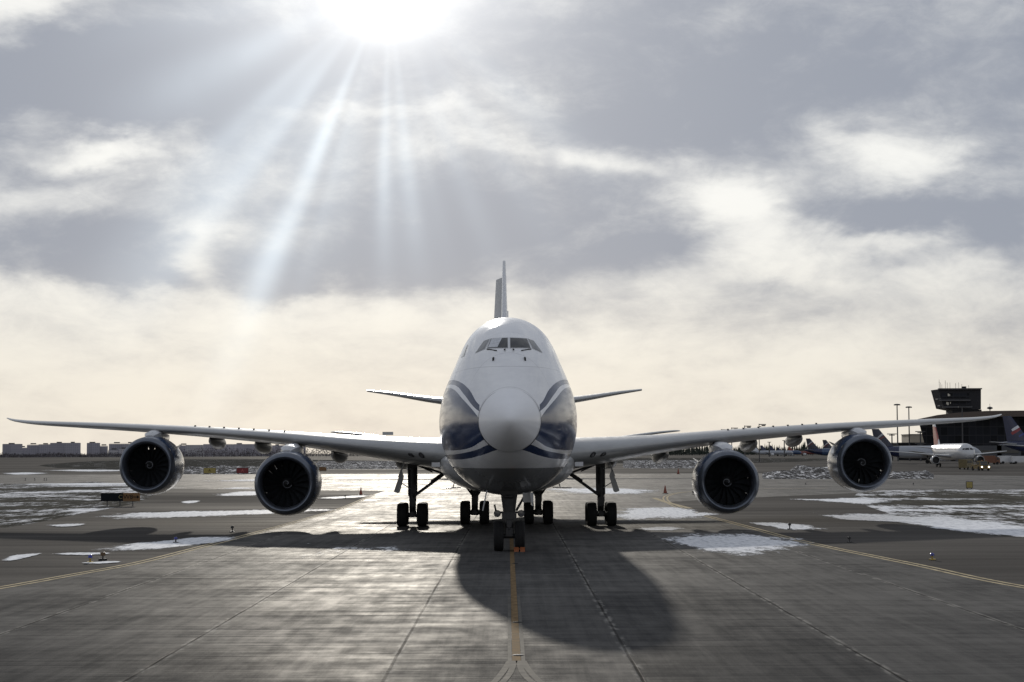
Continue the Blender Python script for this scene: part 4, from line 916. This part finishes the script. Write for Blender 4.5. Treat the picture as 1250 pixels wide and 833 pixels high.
def wood(name, x0, x1, Y, h0, h1, n_, conifer, mat, lab, seed):
    rg_ = random.Random(seed); mb = MB()
    for i in range(n_):
        px = x0+(x1-x0)*(i+rg_.random())/n_; YY = Y+rg_.uniform(0, 120); p = P(px, 556, YY); h = rg_.uniform(h0, h1)*(1+.18*math.sin(px*.09+seed)); w_ = h*(.17 if conifer else .26)
        if conifer:
            mb.tube((p.x, YY, 0), (p.x, YY, h*.5), .25, .15, 4)
            for k in range(6):
                t = k/6; z0 = h*(.12+.86*t); z1 = z0+h*.24; rr_ = w_*(1.05-t)*rg_.uniform(.75, 1.15); a0 = rg_.random()*6
                ring = [Vector((p.x+rr_*rg_.uniform(.6, 1.2)*math.cos(a0+j*1.05), YY+rr_*math.sin(a0+j*1.05), z0-rg_.uniform(0, h*.04))) for j in range(6)]
                mb.add(ring+[Vector((p.x, YY, min(z1, h*1.02)))], [(j, (j+1) % 6, 6) for j in range(6)])
        else:
            mb.tube((p.x, YY, 0), (p.x, YY, h*.9), .3, .05, 4)
            for k in range(26):
                c = Vector((p.x+rg_.gauss(0, w_*.5), YY+rg_.gauss(0, w_*.5), h*rg_.uniform(.12, 1.0))); s_ = rg_.uniform(.5, 1.5)
                mb.add([c+Vector((rg_.uniform(-s_, s_), rg_.uniform(-s_, s_), rg_.uniform(-s_, s_))) for _ in range(3)], [(0, 1, 2)])
    o = mb.build(name, mat); tag(o, lab, 'wood', kind='stuff'); return o
wood('forest', 690, 1100, 2300, 10, 15.5, 300, True, M['conifer'], 'dark conifer wood behind the far parked airliners', 1)
wood('forest', 690, 1100, 2180, 9, 13, 220, True, M['conifer'], 'front rank of the dark conifer wood', 5)
wood('forest', -40, 220, 2500, 4, 7, 330, False, M['bare'], 'low bare wood at the foot of the apartment blocks', 2)
wood('forest', 215, 620, 2500, 5, 15, 420, False, M['bare'], 'bare wood behind the wing, beyond the snow banks', 3)
wood('forest', 1095, 1300, 1200, 3, 6, 150, False, M['bare'], 'bare scrub behind the terminal', 6)

# ------------------------------------------------------------------ signs, lamps, cones
def text_mesh(s_, size):
    c = bpy.data.curves.new('t', 'FONT'); c.body = s_; c.size = size; c.extrude = .004; c.align_x = 'CENTER'; c.align_y = 'CENTER'
    o = bpy.data.objects.new('t', c); COL.objects.link(o); dg = bpy.context.evaluated_depsgraph_get(); dg.update(); me = bpy.data.meshes.new_from_object(o.evaluated_get(dg)); bpy.data.objects.remove(o); return me
def text_part(s_, size, loc_, mat, parent, name='lettering'):
    me = text_mesh(s_, size); me.materials.clear(); me.materials.append(mat); o = bpy.data.objects.new(name, me); COL.objects.link(o); o.parent = parent; o.location = loc_; o.rotation_euler = (R(90), 0, 0); return o
M['signbl'] = simple('sign_black', (.008, .010, .012), .7, spec=.08); M['signor'] = simple('sign_amber', (.15, .075, .022), .5); M['signyl'] = simple('sign_yellow', (.30, .24, .07), .5); M['signrd'] = simple('sign_red', (.17, .018, .02), .5)
b0_ = G(147, 618.2); t = thing('taxiway_sign', 'long taxiway sign, black panel beside an amber panel, on the snowy infield', 'taxiway sign', b0_)
k = b0_.y/FPX
mb = MB(); mb.box((-10.2*k, 0, .40+.33), (27*k, .16, .66)); mb.build('black_panel', M['signbl'], t); mb = MB(); mb.box((13.4*k+.003, 0, .73), (20.4*k, .158, .66)); pn = mb.build('amber_panel', M['signor'], t)
text_part('W8', .50, (9.5*k, -.09, .73), M['signbl'], pn); mb = MB(); mb.box((18*k, -.085, .73), (.30, .01, .07)); mb.add([(18*k+.15, -.086, .86), (18*k+.15, -.086, .60), (18*k+.34, -.086, .73)], [(0, 1, 2)]); mb.build('arrow', M['signbl'], pn)
text_part('C', .46, (.2*k, -.09, .73), simple('sign_dim_yellow', (.16, .14, .05), .5), t)
for dx in (-16, -.5, 15): mb = MB(); mb.box((dx*k, 0, .2), (.07, .07, .42)); mb.build('leg', M['dark'], t)
def smallsign(px, pyb, wpx, hpx, mat, s_, lab, tcol=None):
    b_ = G(px, pyb); k = b_.y/FPX; t = thing('airfield_sign', lab, 'airfield sign', b_); h = hpx*k; mb = MB(); mb.box((0, 0, h*.58), (wpx*k, .2, h*.82)); mb.build('panel', mat, t)
    mb = MB(); mb.box((0, .01, h*.58), (wpx*k+.12, .16, h*.82+.12)); mb.build('frame', M['dark'], t)
    if s_: text_part(s_, h*.62, (0, -.108, h*.58), tcol or M['signbl'], t)
    for s in (-1, 1): mb = MB(); mb.box((s*wpx*k*.35, 0, h*.09), (.1, .1, h*.18)); mb.build('leg', M['dark'], t)
smallsign(256, 579, 14.5, 7.5, M['signyl'], 'A', 'yellow airfield sign in front of the ploughed snow')
smallsign(296, 579, 14, 7.5, M['signrd'], 'A', 'red airfield sign in front of the ploughed snow', simple('sign_pale_red', (.45, .1, .1), .5))
smallsign(394, 575.5, 8.5, 5, M['signor'], None, 'small orange sign close to the inboard engine')
smallsign(1183.3, 597, 7, 8.5, M['signyl'], None, 'square yellow marker box on the snowy infield')
smallsign(899.5, 582, 3, 5, M['signyl'], None, 'tiny yellow marker board beside the inboard engine, before the dark snow bank')
def cone(px, pyb, hpx, lab, mat='orange'):
    b_ = G(px, pyb); k = b_.y/FPX; h = hpx*k; t = thing('traffic_cone', lab, 'traffic cone', b_, 0, 'cones at the taxiway corners'); mb = MB(); mb.rev([(.04, h*.23), (h*.9, h*.05), (h, .02)], (0, 0, 0), 'Z', 16); mb.build('body', simple('cone_dark_orange', (.20, .045, .02), .6), t)
    mb = MB(); mb.box((0, 0, .03), (h*.66, h*.66, .05)); mb.build('base', M['black'], t)
cone(440.5, 604.3, 9.5, 'traffic cone at the pavement corner left of the main gear')
cone(812, 602.5, 10, 'traffic cone at the curved edge line right of the main gear')
cone(828, 579, 7, 'distant traffic cone near the inboard engine on the wing-root side')
def lamp(px, pyb, hpx, lab, col='bluelamp', two=False):
    b_ = G(px, pyb); k = b_.y/FPX; h = max(.28, hpx*k); t = thing('taxiway_lamp', lab, 'taxiway edge light', b_, 0, 'taxiway edge lights'); mb = MB(); mb.tube((0, 0, 0), (0, 0, h*.62), .035, n=10); mb.tube((0, 0, 0.015), (0, 0, .05), .13, n=14); mb.build('stem', M['yellow'] if two else M['dark'], t)
    mb = MB(); mb.rev([(h*.6, .07), (h*.62, .085), (h*.85, .08), (h*.97, .045), (h, .005)], (0, 0, 0), 'Z', 14); mb.build('lens', M[col], t)
lamp(110, 687.3, 10, 'blue edge light on a yellow stem, nearest the small yellow lamp', two=True)
lamp(214.5, 663, 7, 'edge light standing in the snow patch'); lamp(283.5, 649.5, 7.5, 'dark edge light above the taxiway edge line, right of the snow patch', 'black')
lamp(1138, 684, 8.5, 'edge light with a blue lens alone on the asphalt shoulder', two=True); lamp(1037, 662.5, 7.5, 'dark edge light between the blue lens light and the narrow snow strip', 'black')
lamp(964, 646.5, 8, 'dark edge light standing in the narrow snow strip', 'black'); lamp(421.5, 608.5, 4, 'tiny edge light on the thin snow line', 'black'); lamp(846, 604, 4.5, 'tiny edge light beside the curved edge line', 'black')
lamp(983.5, 592, 3, 'tiny far light in front of the dark snow bank', 'black'); lamp(1115, 592.5, 3, 'tiny far light in front of the low white snow heap', 'black')
for x in (31, 42.5, 54, 56.7): lamp(x, 587, 3.2, {31: 'tiny far light, first in the row before the snowy infield', 42.5: 'tiny far light, second in the row before the snowy infield', 54: 'tiny far light, left one of the close pair', 56.7: 'tiny far light, right one of the close pair'}[x], 'black')
b_ = G(125.5, 684.5); t = thing('guard_light', 'small twin-foot lamp with amber head beside the blue edge light', 'guard light', b_); mb = MB(); mb.box((0, 0, .05), (.30, .14, .07)); mb.box((-.1, 0, .02), (.1, .2, .04)); mb.box((.1, 0, .02), (.1, .2, .04)); mb.build('base', M['black'], t)
mb = MB(); mb.tube((0, 0, .06), (0, 0, .22), .03); mb.build('stem', M['dark'], t); mb = MB(); mb.rev([(.18, .05), (.2, .10), (.32, .10), (.34, .03)], (0, 0, 0), 'Z', 14); mb.build('lens', simple('amber_lens', (.10, .06, .03), .3), t)
for k, (px, py) in enumerate(((631.5, 760.5), (632.5, 800.8), (628.5, 688.5))):
    b_ = G(px, py); mb = MB(); mb.rev([(.013, .13), (.022, .11), (.028, .06), (.029, .001)], (0, 0, 0), 'Z', 20); o = mb.build('inset_light', M['tyre']); o.location = b_
    tag(o, ['flat metal light set in the centre line, middle one', 'flat metal light set where the centre line forks', 'flat metal light in the centre line just ahead of the nose wheels'][k], 'inset light', 'inset centre line lights')

# ------------------------------------------------------------------ ground vehicles
M['tugyel'] = simple('dirty_yellow', (.15, .10, .03), .6, var=.4); M['hl'] = simple('headlight_on', (1, .85, .6), .2, emit=4)
def truck(px, pyb, Lm, Hm, mat, lab, rz=0.0, box=True, cat='service truck', lights=False, name='service_truck'):
    b_ = G(px, pyb); t = thing(name, lab, cat, b_, rz); r = .42
    mb = MB(); mb.box((0, 0, r+.25), (Lm, 2.1, .35)); 
    if box: mb.box((-Lm*.14, 0, r+.42+(Hm-r-.42)/2), (Lm*.68, 2.2, Hm-r-.42))
    else: mb.box((-Lm*.2, 0, r+.7), (Lm*.55, 2.2, .6))
    mb.build('body', mat, t)
    mb = MB(); x0 = Lm*.36; hc = Hm*.82 if box else Hm
    pr = [(x0-Lm*.13, r+.4), (x0+Lm*.14, r+.4), (x0+Lm*.14, r+.4+(hc-r)*.45), (x0+Lm*.07, hc), (x0-Lm*.13, hc)]
    mb.loft([[Vector((x, yy, z)) for x, z in pr] for yy in (-1.02, 1.02)], smooth=False); mb.build('cab', mat, t)
    mb = MB(); mb.box((x0, -1.035, hc*.78), (Lm*.15, .02, hc*.25)); mb.build('side_window', M['glass'], t)
    for x in (-Lm*.3, Lm*.32):
        for s in (-1, 1): mb = MB(); mb.rev([(-.13, .01), (-.13, r*.9), (0, r), (.13, r*.9), (.13, .01)], (x, s*.95, r), 'X', 20); 
        for s in (-1, 1):
            mb = MB(); mb.tube((x, s*1.0-.13, r), (x, s*1.0+.13, r), r, n=20); mb.build('wheel', M['tyre'], t)
    return t
truck(1209.5, 567.2, 5.2, 2.7, simple('faded_orange', (.13, .05, .025), .6), 'orange box-bodied service truck behind the tow tractor', R(12))
truck(1229, 566.5, 5.4, 2.6, M['lgrey'], 'light grey service van under the navy-tailed airliner', R(5))
truck(1246, 566.5, 5.6, 2.5, M['lgrey'], 'pale service truck farthest along the terminal front', R(-6))
truck(803, 566, 5, 2.5, M['yellow'], 'distant yellow vehicle below the wing root beyond the cone', R(0)) if False else None
b_ = G(1197, 574.6); tg = thing('tow_tractor', 'yellow tow tractor with lit headlights at the nose of the white airliner', 'tow tractor', b_, R(-82)); tg.scale = (.82, .82, .82)
mb = MB(); mb.box((0, 0, .85), (6.2, 2.7, .75)); mb.box((-1.6, 0, 1.35), (2.6, 2.5, .35)); mb.build('body', M['tugyel'], tg)
mb = MB(); mb.loft([[Vector((x, yy, z)) for x, z in ((.2, 1.23), (2.4, 1.23), (2.2, 1.9), (1.9, 2.5), (.2, 2.5))] for yy in (-1.1, 1.1)], smooth=False); mb.build('cab', M['tugyel'], tg)
mb = MB(); mb.add([(2.41, -.95, 1.35), (2.41, .95, 1.35), (2.01, .95, 2.38), (2.01, -.95, 2.38)], [(0, 1, 2, 3)]); mb.build('windscreen', M['glass'], tg)
for s in (-1, 1):
    mb = MB(); mb.box((1.1, s*1.115, 1.9), (1.3, .02, .7)); mb.build('side_window', M['glass'], tg)
    for x in (-1.9, 1.9): mb = MB(); mb.tube((x, s*1.15, .55), (x, s*1.40, .55), .55, n=22); mb.build('wheel', M['tyre'], tg)
    mb = MB(); mb.tube((3.08, s*.95, .95), (3.16, s*.95, .95), .20, n=16); mb.build('headlight', M['hl'], tg)
mb = MB(); mb.tube((1.0, 0, 2.5), (1.0, 0, 2.72), .12); mb.build('beacon', M['orange'], tg)
b_ = G(1179.5, 573.4); t = thing('dispatch_van', 'dull yellow van between the tow tractor and the airliner nose wheel', 'van', b_, R(55)); mb = MB(); mb.loft([[Vector((x, yy, z)) for x, z in ((-2.2, .4), (2.2, .4), (2.2, 1.2), (1.5, 2.3), (-2.2, 2.3))] for yy in (-.95, .95)], smooth=False); mb.build('body', simple('dull_yellow', (.11, .085, .035), .6), t)
mb = MB(); mb.box((-.3, -.96, 1.75), (3.0, .03, .6)); mb.build('side_window', M['glass'], t)
for x in (-1.4, 1.4):
    for s in (-1, 1): mb = MB(); mb.tube((x, s*.85, .38), (x, s*1.0, .38), .38, n=18); mb.build('wheel', M['tyre'], t)

sc.cycles.use_denoising = True; sc.cycles.max_bounces = 6; sc.cycles.sample_clamp_indirect = 6
sc.cycles.transparent_max_bounces = 12
